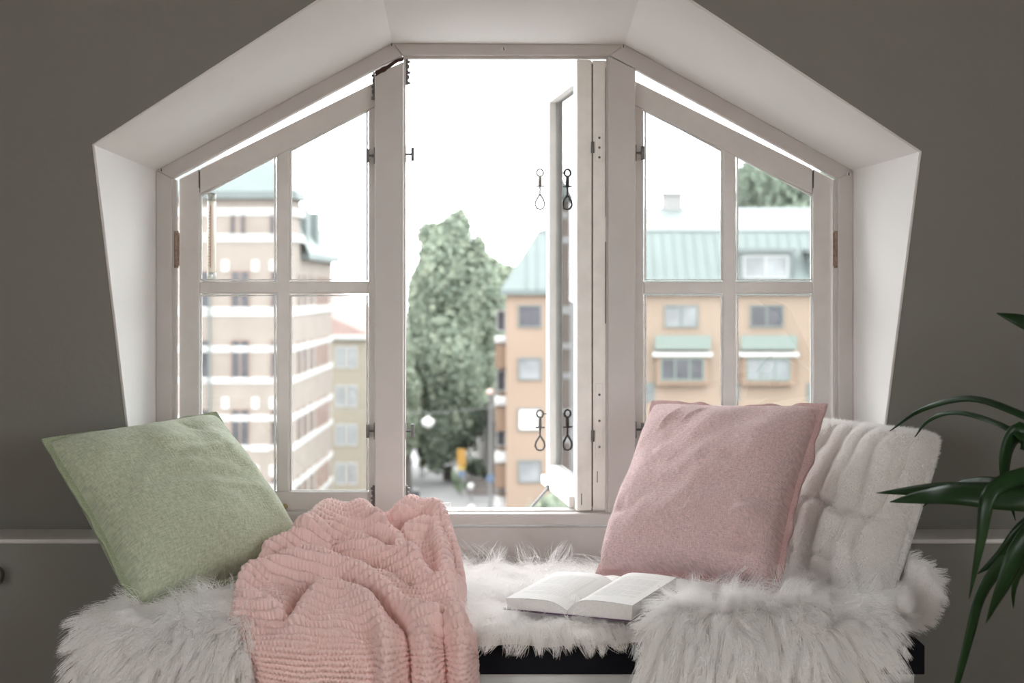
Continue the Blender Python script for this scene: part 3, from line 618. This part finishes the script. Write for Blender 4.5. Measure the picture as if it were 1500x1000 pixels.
# ------------------------------------------------------------------ potted plant: strap leaves reach in from its crown
CR = Vector((1.13, 2.62, .96))
plant = tag(empty('potted_plant', (CR.x, CR.y, 0)), 'potted plant with long arching dark green strap leaves beside the bench', 'plant')
MB().lathe([(.11,0),(.13,.02),(.155,.26),(.165,.27),(.165,.29),(.15,.29),(.148,.25),(.01,.25)], (CR.x, CR.y, 0), 32).build('pot', pot_mat, plant, True)
MB().lathe([(.146,.252),(.05,.262),(.005,.263)], (CR.x, CR.y, 0), 24).build('soil', soil_mat, plant)
MB().tube([(CR.x,CR.y,.26),(CR.x+.01,CR.y,.5),(CR.x-.01,CR.y+.01,.8),(CR.x,CR.y,1.0)], [.022,.02,.018,.014], 10).build('stem', stem_mat, plant, True)
def strap(pts, w, fold=.25, side=(0,-.5,1), n=26, prof=(.55, .9)):
    C = spline([Vector(p) for p in pts], n); V = []; Fc = []
    for i in range(n):
        t = Vector(C[min(i+1, n-1)]-C[max(i-1, 0)]).normalized(); q = i/(n-1); s = Vector(side).cross(t)
        s = s.normalized() if s.length > 1e-3 else Vector((0,1,0)); up = t.cross(s)*-1
        ww = w*.5*min(1, prof[0]+q*1.6)*(max(0, 1-((q-.35)/.65)**2.2) if q > .35 else 1)+.0004
        p = Vector(C[i])
        V += [p-s*ww+up*fold*ww, p-s*ww*.5+up*fold*ww*.3, p, p+s*ww*.5+up*fold*ww*.3, p+s*ww+up*fold*ww]
    for i in range(n-1):
        for k in range(4): Fc.append((i*5+k, i*5+k+1, i*5+k+6, i*5+k+5))
    o = mesh('leaf', V, Fc, leaf_mat, None, True); keep(o, plant); sm = o.modifiers.new('s', 'SOLIDIFY'); sm.thickness = .0012; return o
c0 = tuple(CR)
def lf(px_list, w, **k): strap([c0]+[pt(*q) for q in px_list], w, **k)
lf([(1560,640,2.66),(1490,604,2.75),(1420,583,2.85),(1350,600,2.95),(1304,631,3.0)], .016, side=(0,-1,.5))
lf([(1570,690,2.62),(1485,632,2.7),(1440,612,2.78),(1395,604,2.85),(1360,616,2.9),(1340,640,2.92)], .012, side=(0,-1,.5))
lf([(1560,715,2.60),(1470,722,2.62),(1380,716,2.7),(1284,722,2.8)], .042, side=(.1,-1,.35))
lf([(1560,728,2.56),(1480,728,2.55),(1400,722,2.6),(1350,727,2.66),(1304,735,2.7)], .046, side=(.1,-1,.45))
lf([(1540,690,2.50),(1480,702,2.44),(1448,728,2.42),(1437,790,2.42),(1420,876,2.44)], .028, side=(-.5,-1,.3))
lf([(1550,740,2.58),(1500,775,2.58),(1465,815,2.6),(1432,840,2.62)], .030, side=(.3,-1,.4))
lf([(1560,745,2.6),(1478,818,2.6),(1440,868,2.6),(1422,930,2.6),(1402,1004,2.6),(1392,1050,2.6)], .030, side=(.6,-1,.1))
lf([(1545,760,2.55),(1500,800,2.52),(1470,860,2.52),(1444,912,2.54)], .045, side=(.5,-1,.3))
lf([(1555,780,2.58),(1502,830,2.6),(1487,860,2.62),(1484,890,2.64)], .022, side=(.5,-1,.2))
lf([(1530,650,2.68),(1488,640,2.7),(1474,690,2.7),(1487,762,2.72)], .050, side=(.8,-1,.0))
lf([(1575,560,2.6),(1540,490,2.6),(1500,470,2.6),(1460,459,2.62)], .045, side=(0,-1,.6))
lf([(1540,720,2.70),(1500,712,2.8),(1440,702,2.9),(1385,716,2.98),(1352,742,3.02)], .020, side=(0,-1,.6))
for a, b_ in ((.3, .5), (.55, .1), (.2, -.5), (.45, -.35), (.5, .4)):        # the crown's other leaves, out of frame
    strap([c0, tuple(CR+Vector((a*.3, b_*.3, .22))), tuple(CR+Vector((a*.7, b_*.55, .2))), tuple(CR+Vector((a, b_*.75, .0)))], .04)

# ------------------------------------------------------------------ outdoors
ZG = CZ-15.0
gy = [(-1500, 0), (100, 0), (170, -3.3), (1800, -4)]
tag(mesh('ground', [(x, y, ZG+z) for y, z in gy for x in (-1800, 1800)], [(2*i, 2*i+1, 2*i+3, 2*i+2) for i in range(3)], asphalt), 'pale asphalt street far below the window', 'street', kind='structure')
def zg(d): return ZG-max(0, d-100)*3.3/70
def far_window(parent, c, ux, w, h, n, frame, pane, split=2, dep=.10, fw=.09):
    """frame mesh with its glass as a sub-part; c centre, ux along the wall, n outward"""
    c, ux, n = Vector(c), Vector(ux).normalized(), Vector(n).normalized(); uz = Vector((0,0,1)); B = MB()
    def bx(a0, a1, b0, b1, o0, o1):
        return B.prism([c+ux*a+uz*b+n*o0 for a, b in ((a0,b0),(a1,b0),(a1,b1),(a0,b1))], tuple(n*(o1-o0)))
    bx(-w/2, w/2, h/2-fw, h/2, -.02, dep); bx(-w/2, w/2, -h/2, -h/2+fw, -.02, dep); bx(-w/2, -w/2+fw, -h/2+fw, h/2-fw, -.02, dep); bx(w/2-fw, w/2, -h/2+fw, h/2-fw, -.02, dep)
    for k in range(1, split): x = -w/2+w*k/split; bx(x-fw/2, x+fw/2, -h/2+fw, h/2-fw, -.02, dep*.8)
    o = B.build('window', frame, parent)
    g = MB().add([c+ux*a+uz*b+n*.03 for a, b in ((-w/2,-h/2),(w/2,-h/2),(w/2,h/2),(-w/2,h/2))], [(0,1,2,3)]).build('pane', pane); g.parent = o; g.matrix_parent_inverse = Matrix.Identity(4)
    return o
DO = 82.0
# apricot apartment block
ob = tag(empty('apartment_building', pt(950, 801, DO)), 'apricot apartment block with a green copper mansard roof across the street', 'building')
X0 = pt(741, 0, DO)[0]; X1 = 27.0; ZE = pt(0, 430, DO)[2]
MB().box(X0, X1, DO, DO+14, ZG, ZE).build('wall', stucco, ob)
Z1 = pt(0, 338, DO+2.4)[2]; Z2 = pt(0, 304, DO+7)[2]
MB().add([(X0-.3,DO-.35,ZE-.05),(X1,DO-.35,ZE-.05),(X1,DO-.35,ZE+.25),(X0-.3,DO-.35,ZE+.25),(X0+1.9,DO+2.4,Z1),(X1,DO+2.4,Z1),(X0-.3,DO+14,ZE-.05),(X0-.3,DO+14,ZE+.25),(X0+1.9,DO+11.6,Z1),(X1,DO+11.6,Z1),(X1,DO+14,ZE+.25)],
         [(0,1,2,3),(3,2,5,4),(0,3,7,6),(3,4,8,7),(7,8,9,10)]).build('mansard_roof', copper, ob)
XR0 = pt(880, 0, DO+7)[0]
MB().add([(X0+1.9,DO+2.3,Z1),(X1,DO+2.3,Z1),(X1,DO+7,Z2),(XR0,DO+7,Z2),(X0+1.9,DO+11.7,Z1),(X1,DO+11.7,Z1)], [(0,1,2,3),(0,3,4),(3,2,5,4)]).build('upper_roof', copper_pale, ob)
for i in range(36):                                           # standing seams of the mansard
    x = X0+1.2+i*.62
    if x > X1-1: break
    k = min(1, max(0, (x-X0-.0)/1.9)); MB().prism([(x-.03,DO-.36,ZE+.25),(x+.03,DO-.36,ZE+.25),(x+.03,DO-.35+2.75*k,ZE+.25+(Z1-ZE-.25)*k),(x-.03,DO-.35+2.75*k,ZE+.25+(Z1-ZE-.25)*k)], (0,-.06,.02)).build('seam', copper, ob)
def dormer(px0, px1, py0, py1):
    xa, _, zt = pt(px0, py0, DO+.2); xb, _, zb = pt(px1, py1, DO+.2)
    d = MB().box(xa, xb, DO+.1, DO+3, zb, zt).build('dormer', copper, ob); r = MB().box(xa-.2, xb+.2, DO-.1, DO+3, zt, zt+.25).build('dormer_roof', copper_pale, ob)
    far_window(ob, ((xa+xb)/2, DO+.1, (zt+zb)/2), (1,0,0), (xb-xa)*.84, (zt-zb)*.8, (0,-1,0), far_white, far_glass_pale, 2)
dormer(1082, 1160, 370, 412); dormer(1186, 1262, 370, 412)
xa, _, zt = pt(972, 286, DO+7); xb, _, zb = pt(998, 306, DO+7); MB().box(xa, xb, DO+6.5, DO+8, zb-.6, zt).box(xa-.1, xb+.1, DO+6.4, DO+8.1, zt, zt+.15).build('chimney', M('grey_chimney_render', (.19, .185, .18), .9), ob)
rows = [463, 540, 614, 690, 766]
for i, y in enumerate(rows):
    z = pt(0, y, DO)[2]
    far_window(ob, (pt(776, 0, DO)[0], DO, z), (1,0,0), 1.35, 1.3, (0,-1,0), far_frame, (far_glass, far_glass_pale, lamp_and_glare_white, far_glass_pale, far_glass)[i], 1)  # third pane is painted white for its blown-out glare
    for j, x in enumerate((873, 998, 1123, 1248)):
        odd = i % 2 == 1
        far_window(ob, (pt(x, 0, DO)[0], DO-(.5 if odd else 0), z), (1,0,0), 1.95 if not odd else 2.5, 1.3, (0,-1,0), copper_panel if odd else far_frame, far_glass_pale if (i+j) % 2 else far_glass, 2 if not odd else 3)
        if odd:
            xc = pt(x, 0, DO)[0]
            MB().box(xc-1.5, xc+1.5, DO-.5, DO, z-.9, z+.75).build('bay', stucco_dark, ob)
            MB().box(xc-1.7, xc+1.7, DO-.75, DO, z+.75, z+.98).build('bay_canopy', band_white, ob)
            MB().box(xc-1.6, xc+1.6, DO-.8, DO-.72, z+1.25, z+1.95).box(xc-1.6, xc+1.6, DO-.8, DO, z+1.15, z+1.25).build('balcony_panel', copper_panel, ob)
            MB().box(xc-2.6, xc-1.55, DO-.06, DO, z-1.9, z-.8).build('green_panel', copper_pale, ob)
# balcony stack on the street side of the block
for i, y in enumerate((500, 590, 672, 740)):
    z = pt(0, y, DO+3)[2]
    MB().box(X0-.62, X0, DO+1.2, DO+5, z-1.5, z-.1).build('balcony_front', stucco_dark, ob); MB().box(X0-.66, X0, DO+1.1, DO+5.1, z+.0, z+.28).build('balcony_slab', band_white, ob)
    far_window(ob, (X0-.3, DO+4.9, z-2.2+3.4), (1,0,0), .6, 1.3, (0,-1,0), far_white, far_glass, 1)
MB().box(X0-.5, X0, DO+5, DO+9, ZG, pt(0, 495, DO+5)[2]).build('stair_wing', stucco_dark, ob)

# banded brick block on the other side of the street
DL = 69.0; XC = pt(427, 0, DL)[0]
bb = tag(empty('brick_building', pt(350, 870, DL)), 'pale brick corner block with white stone bands and a green copper roof', 'building')
ZCOR = pt(0, 291, DL)[2]; dd = Vector((.018, 1, 0)).normalized(); LR = 14.0; XL0 = -22.0
far_c = (XC+dd.x*LR, DL+dd.y*LR)
ZCR = pt(0, 378, DL)[2]                                         # eaves of the street wing
NW = 2.6                                                         # the corner tower is this wide along the street
twr = (XC+dd.x*NW, DL+NW)
MB().prism([(XL0,DL,ZG),(XC,DL,ZG),(twr[0],twr[1],ZG),(XL0,twr[1]+6,ZG)], (0,0,ZCOR-ZG)).build('tower_wall', brick_pale, bb)
MB().prism([(XC-8,DL+2,ZG),(twr[0],twr[1],ZG),(far_c[0],far_c[1],ZG),(XC-8,DL+LR,ZG)], (0,0,ZCR-ZG)).build('wing_wall', brick_pale, bb)
MB().prism([(XL0,DL-.35,ZCOR),(XC+.3,DL-.35,ZCOR),(twr[0]+.3,twr[1],ZCOR),(XL0,twr[1]+6,ZCOR)], (0,0,.35)).build('cornice', copper_pale, bb)
MB().add([(XL0,DL-.3,ZCOR+.35),(XC+.2,DL-.3,ZCOR+.35),(twr[0]+.2,twr[1],ZCOR+.35),(XC-1.4,DL+1.6,ZCOR+2.3),(XL0,DL+3.0,ZCOR+2.6)], [(0,1,3,4),(1,2,3)]).build('tower_roof', copper, bb)
wo = .45
MB().add([(twr[0]+wo,twr[1],ZCR),(far_c[0]+wo,far_c[1],ZCR),(far_c[0]+wo,far_c[1],ZCR+.3),(twr[0]+wo,twr[1],ZCR+.3),(twr[0]-.7,twr[1],ZCR+3.1),(far_c[0]-1.4,far_c[1],ZCR+3.1),(far_c[0]-5,far_c[1],ZCR+.3),(far_c[0]-5,far_c[1],ZCR)],
         [(0,1,2,3),(3,2,5,4),(1,7,6,2),(2,6,5)]).build('wing_roof', copper, bb)
for k in range(2):
    d = 4.6+k*3.6; c = Vector((XC, DL, 0))+dd*d; MB().box(c.x-1.6, c.x+.1, c.y-.6, c.y+.6, ZCR+.4, ZCR+2.6).build('wing_dormer', copper, bb)
for y, hh in ((310,11),(348,11),(456,13),(511,9),(557,9),(612,9),(656,9),(713,9),(757,9),(812,9)):
    z = pt(0, y, DL)[2]; h = hh/F*DL/1.0
    B = MB().prism([(XL0,DL-.05,z-h/2),(XC+.05,DL-.05,z-h/2),(XC+.05+dd.x*LR,DL+LR if y > 380 else DL+NW,z-h/2),(XC-1,DL+LR if y > 380 else DL+NW,z-h/2),(XC-1,DL+.3,z-h/2),(XL0,DL+.3,z-h/2)], (0,0,h)); B.build('stone_band', band_white, bb)
for y in (389, 689, 590, 790):
    for x in (330, 374, 400):
        xx, _, z = pt(x, y, DL); MB().box(xx-.17, xx+.17, DL-.04, DL+.1, z-.27, z+.27).build('stone_block', band_white, bb)
for x, ys in ((341,(330,)),(356,(330,)),(399,(330,))):
    for y in ys: far_window(bb, (pt(x,0,DL)[0], DL, pt(0,y,DL)[2]), (1,0,0), .24, 1.2, (0,-1,0), brick_red, far_glass, 1, .05, .03)
for y, h in ((427,2.05),(528,2.05),(629,2.05),(730,2.05)):
    for x in (236, 294, 352, 410):
        far_window(bb, (pt(x,0,DL)[0], DL, pt(0,y,DL)[2]), (1,0,0), .95, h, (0,-1,0), brick_red, far_glass, 2, .06, .07)
    for d in (2.2, 4.0, 6.2):
        c = Vector((XC, DL, pt(0,y,DL)[2]))+dd*d; far_window(bb, c, dd, .8, 1.7, (1,-.018,0), brick_red, far_glass, 1, .05, .07)
    for d in (8.4, 10.0, 11.6):
        c = Vector((XC, DL, pt(0,y,DL)[2]))+dd*d; far_window(bb, c, dd, 1.1, 1.6, (1,-.018,0), brick_red, brick_red, 2, .06, .08)
xx = pt(307, 0, DL)[0]; MB().tube([(xx,DL-.1,ZG),(xx,DL-.1,ZCOR-3.6)], .06, 8).build('drainpipe', far_frame, bb)

# yellow block further down the street
DY = 97.0; YX = pt(482, 0, DY)[0]; LY = 34.0
yb = tag(empty('yellow_building', (YX-4, DY, ZG)), 'pale yellow house with a red tiled roof further down the street', 'building')
ZY = pt(0, 487, DY+6)[2]; e = Vector((.018, 1, 0)).normalized(); yo = (YX+2.6, DY)
MB().prism([(YX-9,DY,ZG),(yo[0],DY,ZG),(yo[0]+e.x*LY,DY+LY,ZG),(YX-9,DY+LY,ZG)], (0,0,ZY-ZG)).build('wall', yellow_stucco, yb)
MB().add([(YX-9,DY-.3,ZY),(yo[0]+.3,DY-.3,ZY),(yo[0]+.9,DY+LY,ZY),(YX-9,DY+LY,ZY),(YX-4,DY+2,ZY+3.0),(YX-3.5,DY+LY-2,ZY+3.0)], [(0,1,4),(1,2,5,4),(2,3,5),(3,0,4,5)]).build('roof', red_tile, yb)
MB().prism([(YX-9,DY-.35,ZY-.25),(yo[0]+.35,DY-.35,ZY-.25),(yo[0]+.95,DY+LY,ZY-.25),(YX-9,DY+LY,ZY-.25)], (0,0,.3)).build('eaves', band_white, yb)
for y in (520, 575, 630, 685):
    z = pt(0, y, DY+3)[2]
    for x in (499, 516, 533): far_window(yb, (min(pt(x,0,DY)[0], yo[0]-.6), DY, z), (1,0,0), .7, 1.5, (0,-1,0), far_white, far_glass_pale, 2, .06, .1) if pt(x,0,DY)[0] < yo[0]-.3 else None
    for k in range(9): far_window(yb, Vector((yo[0], DY, z))+e*(2.2+k*3.6), e, 1.5, 1.6, (1,-.018,0), far_white, far_glass_pale, 2, .06, .12)

# weathered row down the street, right-hand side, behind the trees' feet
rowb = MB().prism([pt(733,560,98),pt(686,634,150),pt(686,660,150),pt(733,712,98)], (1.2,0,0)).build('old_terrace', old_wall)
rt = empty('old_terrace_building', pt(712, 690, 110)); rowb.name = 'wall'; keep(rowb, rt); tag(rt, 'weathered brown terrace receding down the street behind the tree', 'building')
for k in range(5):
    t = (k+.5)/5; a = Vector(pt(733, 640, 98)); b2 = Vector(pt(686, 647, 150)); c = a.lerp(b2, t); e_ = (b2-a); e_.z = 0
    far_window(rt, c+Vector((-.05,0,.6)), e_, 1.6, 1.5, (-1, -.05, 0), far_frame, far_glass, 2, .05, .1)

# trees
def tree(name, label, blobs, base, trunk_h, n, lsize, mats, seed, group='trees along the street'):
    root = tag(empty(name, base), label, 'tree', group); r = np.random.default_rng(seed)
    b = Vector(base); top = Vector(blobs[0][:3]); B = MB().tube([b, b.lerp(top, .5)+Vector((.1,0,0)), top], [.35, .25, .1], 8)
    for bl in blobs[1:6]: B.tube([b.lerp(top, .4), b.lerp(Vector(bl[:3]), .75), Vector(bl[:3])], [.16, .1, .05], 6)
    B.build('trunk', bark, root)
    w = np.array([bl[3]*bl[4]*bl[5] for bl in blobs])**.67; w /= w.sum()
    for mi, mat in enumerate(mats):
        N = n//len(mats); k = r.choice(len(blobs), N, p=w); bl = np.array(blobs)[k]
        d = r.normal(size=(N, 3)); d /= np.linalg.norm(d, axis=1)[:, None]
        ph = np.sin(d@r.normal(size=(3,))*5+k)*np.sin(d@r.normal(size=(3,))*7+k*2)
        rad = r.uniform(.5, 1.0, N)**.5*(1+.22*ph)*np.where(r.random(N) < .12, r.uniform(1, 1.28, N), 1); c = bl[:, :3]+d*rad[:, None]*bl[:, 3:6]
        nrm = d+r.normal(0, .5, (N, 3)); nrm /= np.linalg.norm(nrm, axis=1)[:, None]
        t = np.cross(nrm, r.normal(size=(N, 3))); t /= np.linalg.norm(t, axis=1)[:, None]; bt = np.cross(nrm, t)
        s = lsize*r.uniform(.6, 1.3, N)[:, None]
        V = np.stack([c-t*s, c-bt*s*.55+nrm*s*.15, c+t*s, c+bt*s*.55+nrm*s*.15], 1).reshape(-1, 3)
        me = bpy.data.meshes.new('foliage'); me.vertices.add(4*N); me.vertices.foreach_set('co', V.reshape(-1).astype(np.float32))
        me.loops.add(4*N); me.loops.foreach_set('vertex_index', np.arange(4*N, dtype=np.int32)); me.polygons.add(N); me.polygons.foreach_set('loop_start', np.arange(0, 4*N, 4, dtype=np.int32)); me.update(calc_edges=True)
        o = link('foliage', me, mat); keep(o, root); o['kind'] = 'stuff'
    return root
def blob(px, py, d, rx, ry, rd=None): x, y, z = pt(px, py, d); k = d/F; return (x, y, z, rx*k, (rd or rx)*k, ry*k)
D1 = 116.0
tree('street_tree', 'tall dense poplar-like tree beside the street', [blob(665,440,D1,50,85),blob(662,365,D1,32,48),blob(640,410,D1-2,34,60),blob(690,450,D1,36,75),blob(625,470,D1-2,28,75),blob(655,540,D1-3,50,80),blob(700,520,D1+1,30,60),
     blob(650,620,D1-3,42,60),blob(618,560,D1-2,24,70),blob(680,600,D1-2,32,55),blob(672,328,D1,16,22),blob(630,345,D1,18,20),blob(700,375,D1,14,30),blob(640,655,D1-4,26,34),blob(608,440,D1,12,40),blob(716,450,D1,20,50)],
     (pt(655,0,D1)[0], D1, zg(D1)), 5, 64000, .23, (leafA, leafA, leafB, leafC), 3)
D2 = 128.0
tree('street_tree', 'paler round tree half hidden between the tall tree and the apricot block', [blob(728,440,D2,30,52),blob(712,405,D2,24,30),blob(742,420,D2,24,34),blob(735,500,D2,26,50),blob(718,560,D2,20,40)],
     (pt(728,0,D2)[0], D2, zg(D2)), 5, 12000, .28, (leafB, leafA), 5)
tree('street_tree', 'slender light green tree at the street edge beside the near mullion', [blob(596,620,D1-12,16,40),blob(600,580,D1-12,14,35),blob(585,640,D1-12,18,30),blob(590,530,D1-10,14,40)], (pt(596,0,D1-12)[0], D1-12, zg(D1-12)), 4, 8000, .25, (leafB, leafA), 8)
D3 = 150.0
tree('hill_tree', 'large dark tree rising above the copper roof of the apricot block', [blob(1140,275,D3,50,38),blob(1105,262,D3,28,28),blob(1180,285,D3,45,32),blob(1230,280,D3,45,36),blob(1090,290,D3,20,18),blob(1150,320,D3,60,30)], (pt(1140,0,D3)[0], D3, ZG-3), 8, 14000, .38, (leafC, leafA), 12, 'trees behind the buildings')
tree('garden_shrub', 'bright green shrub at the foot of the apricot block', [blob(818,748,74,34,22),blob(795,760,74,24,22),blob(842,742,75,24,22)], (pt(818,0,74)[0], 74, ZG), 1, 7000, .18, (leafB, leafA), 15, 'garden greenery')
# verge, hedge, brown plot
gv = mesh('grass_verge', [(x, y, z+.06) for x, y, z in (pt(672,722,104.0), pt(648,668,131), pt(655,663,134), pt(685,700,111))], [(0,1,2,3)], grass_mat)
for o, dz in ((gv, .05),):
    for vv in o.data.vertices: vv.co.z = zg(vv.co.y)+dz
tag(gv, 'strip of grass along the street edge', 'grass', kind='structure')
bp = mesh('brown_plot', [pt(684,722,103.5), pt(682,688,118), pt(724,690,117), pt(730,722,103.5)], [(0,1,2,3)], gravel)
for vv in bp.data.vertices: vv.co.z = zg(vv.co.y)+.04
tag(bp, 'brown bare ground beside the lamp post', 'ground', kind='structure')
tree('clipped_hedge', 'green hedge along the brown ground below the terrace', [blob(700,683,121,20,10),blob(718,690,118,16,10),blob(686,676,124,12,9)], (pt(704,0,120)[0], 120, zg(120)), 1, 5000, .16, (leafB, leafC), 19, 'garden greenery')

# street furniture
def gp(px, py):                                # photo pixel -> point on the street
    d = 100.0
    for _ in range(30): d = F*(CZ-zg(d))/(py-CY)
    return pt(px, py, d)
x, y, z = gp(676, 728); sg_ = tag(empty('traffic_sign', (x,y,z)), 'orange and yellow road sign with a small blue plate on a pole', 'sign')
k = y/F; zz = lambda py: CZ-(py-CY)/F*y
MB().tube([(x,y,z),(x,y,zz(657))], .05, 8).build('pole', pole_grey, sg_); MB().box(x-6.5*k, x+6.5*k, y-.12, y-.06, zz(682), zz(657)).build('sign_board', sign_yellow, sg_)
bevel(MB().box(x-5.5*k, x+5.5*k, y-.13, y-.06, zz(688), zz(683)).build('sign_board', M('yellow_sign', (.40,.30,.05), .6), sg_), .01); MB().box(x-4*k, x+4*k, y-.12, y-.06, zz(698), zz(689)).build('sign_plate', sign_blue, sg_)
MB().tube([(x-26*k,y,zz(682)),(x+24*k,y,zz(668))], .07, 6).build('cross_arm', pole_grey, sg_)
x, y, z = gp(718, 745); lp = tag(empty('street_lamp', (x,y,z)), 'tall grey street lamp post with a round blue sign', 'street lamp'); k = y/F; zz2 = lambda py: CZ-(py-CY)/F*y
MB().tube([(x,y,z),(x,y,zz2(576))], [.11,.06], 8).build('pole', pole_grey, lp); MB().lathe([(.05,0),(.22,.1),(.20,.3),(.03,.38)], (x,y,zz2(578)), 12).build('lamp_head', M('pinkish_lamp_head', (.62,.42,.38), .5), lp)
MB().tube([(x,y-.10,zz2(700)),(x,y-.14,zz2(700))], 6*k, 16).build('sign_disc', sign_blue, lp)
def globe(px, py, pb, label):
    x, y, z = gp(px, pb); k = y/F; zc = CZ-(py-CY)/F*y; r_ = tag(empty('globe_lamp', (x,y,z)), label, 'lamp', 'globe lamps by the street')
    MB().tube([(x,y,z),(x,y,zc)], .05, 8).build('pole', pole_grey, r_); MB().ball((x,y,zc), 5*k, 14, 8).build('globe', lamp_and_glare_white, r_, True)
globe(690, 712, 733, 'white globe lamp on a short post standing on the brown ground'); globe(691, 744, 768, 'white globe lamp on a short post at the edge of the asphalt')
# pendant street light on its span wire
DP = 85.0; x, y, z = pt(627, 620, DP); pl_ = tag(empty('pendant_street_light', (x,y,z)), 'white pendant street light hanging from a span wire before the trees', 'street lamp')
MB().lathe([(.05,.42),(.10,.34),(.32,.24),(.38,.08),(.30,-.12),(.12,-.24),(.02,-.27)][::-1], (x,y,z), 16).build('shade', lamp_and_glare_white, pl_, True)
MB().tube([(x,y,z+.38),(x,y,z+.62)], .03, 6).build('hanger', pole_grey, pl_)
MB().tube([(-10.3,y-8,z+1.6),(x-2,y-1,z+.75),(x,y,z+.62),(x+2.5,y+1,z+.7),(X0,DO+.2,z+1.4)], .018, 6).build('span_wire', pole_grey, pl_)
x, y, z = gp(609, 734); bn = tag(empty('litter_bin', (x,y,z)), 'small dark litter bin standing on the street', 'bin'); MB().lathe([(.2,0),(.24,.1),(.25,.7),(.27,.72),(.25,.76)], (x,y,z), 12).build('body', cloth_dark, bn); MB().lathe([(.27,.76),(.2,.86),(.02,.9)], (x,y,z), 12).build('lid', pole_grey, bn)
# white van parked far down the street
x, y, z = gp(604, 655); vn = tag(empty('parked_van', (x,y,z)), 'white van parked far down the street by the near mullion', 'van')
bevel(MB().prism([(x-1,y-2.3,z+.35),(x-1,y-2.3,z+1.1),(x-1,y-1.5,z+1.25),(x-1,y-.9,z+2.1),(x-1,y+2.3,z+2.15),(x-1,y+2.3,z+.35)], (2,0,0)).build('body', van_white, vn), .08)
MB().prism([(x-.85,y-1.52,z+1.3),(x+.85,y-1.52,z+1.3),(x+.8,y-.98,z+2.0),(x-.8,y-.98,z+2.0)], (0,-.05,.02)).build('windscreen', far_glass, vn)
for sx in (-.9, .9):
    for sy in (-1.4, 1.5): MB().tube([(x+sx-.1,y+sy,z+.34),(x+sx+.1,y+sy,z+.34)], .34, 14).build('wheel', tyre, vn)
# two walkers in bright vests
def person(px, py, label, walk):
    x, y, z = gp(px, py); root = tag(empty('person', (x,y,z)), label, 'person', 'people walking down the street')
    J = [(0,0,.95),(0,0,1.2),(0,0,1.42),(0,0,1.53),(0,0,1.66),(.10,0,.92),(.11,.12*walk,.5),(.11,.02*walk,.06),(.11,-.14,.03),(-.10,0,.92),(-.11,-.12*walk,.5),(-.11,-.25*walk,.08),(-.11,-.36*walk,.04),
         (.20,0,1.40),(.27,-.06*walk,1.13),(.27,-.18*walk,.90),(-.20,0,1.40),(-.27,.06*walk,1.13),(-.27,-.02*walk,.88)]
    E_ = [(0,1),(1,2),(2,3),(3,4),(0,5),(5,6),(6,7),(7,8),(0,9),(9,10),(10,11),(11,12),(2,13),(13,14),(14,15),(2,16),(16,17),(17,18)]
    R_ = [.15,.14,.15,.06,.105,.09,.065,.045,.04,.09,.065,.045,.04,.065,.05,.035,.065,.05,.035]
    me = bpy.data.meshes.new('body'); me.from_pydata([(x+a, y+b, z+c) for a, b, c in J], E_, []); o = link('body', me, cloth_dark); keep(o, root)
    sk = o.modifiers.new('skin', 'SKIN'); 
    for vtx, r_ in zip(me.skin_vertices[0].data if me.skin_vertices else [], R_): vtx.radius = (r_, r_*.8)
    if not me.skin_vertices:
        bm = bmesh.new(); bm.from_mesh(me); ly = bm.verts.layers.skin.verify()
        for vtx, r_ in zip(bm.verts, R_): vtx[ly].radius = (r_, r_*.8)
        list(bm.verts)[0][ly].use_root = True; bm.to_mesh(me); bm.free()
    o.modifiers.new('sub', 'SUBSURF').levels = 1
    MB().lathe([(.16,.98),(.185,1.05),(.19,1.3),(.17,1.44),(.08,1.50)], (x,y,z), 14).build('vest', vest, root, True)
    MB().ball((x,y+.02,z+1.70), .105, 12, 8, (1,1,1.05)).build('hair', hair_mat, root, True)
    MB().ball((x,y-.05,z+1.66), .085, 12, 8, (1,.9,1.2)).build('face', skin, root, True)
person(599, 697, 'person in a bright vest walking closest to the near mullion', 1); person(618, 700, 'person in a bright vest walking in the middle of the street', -1)
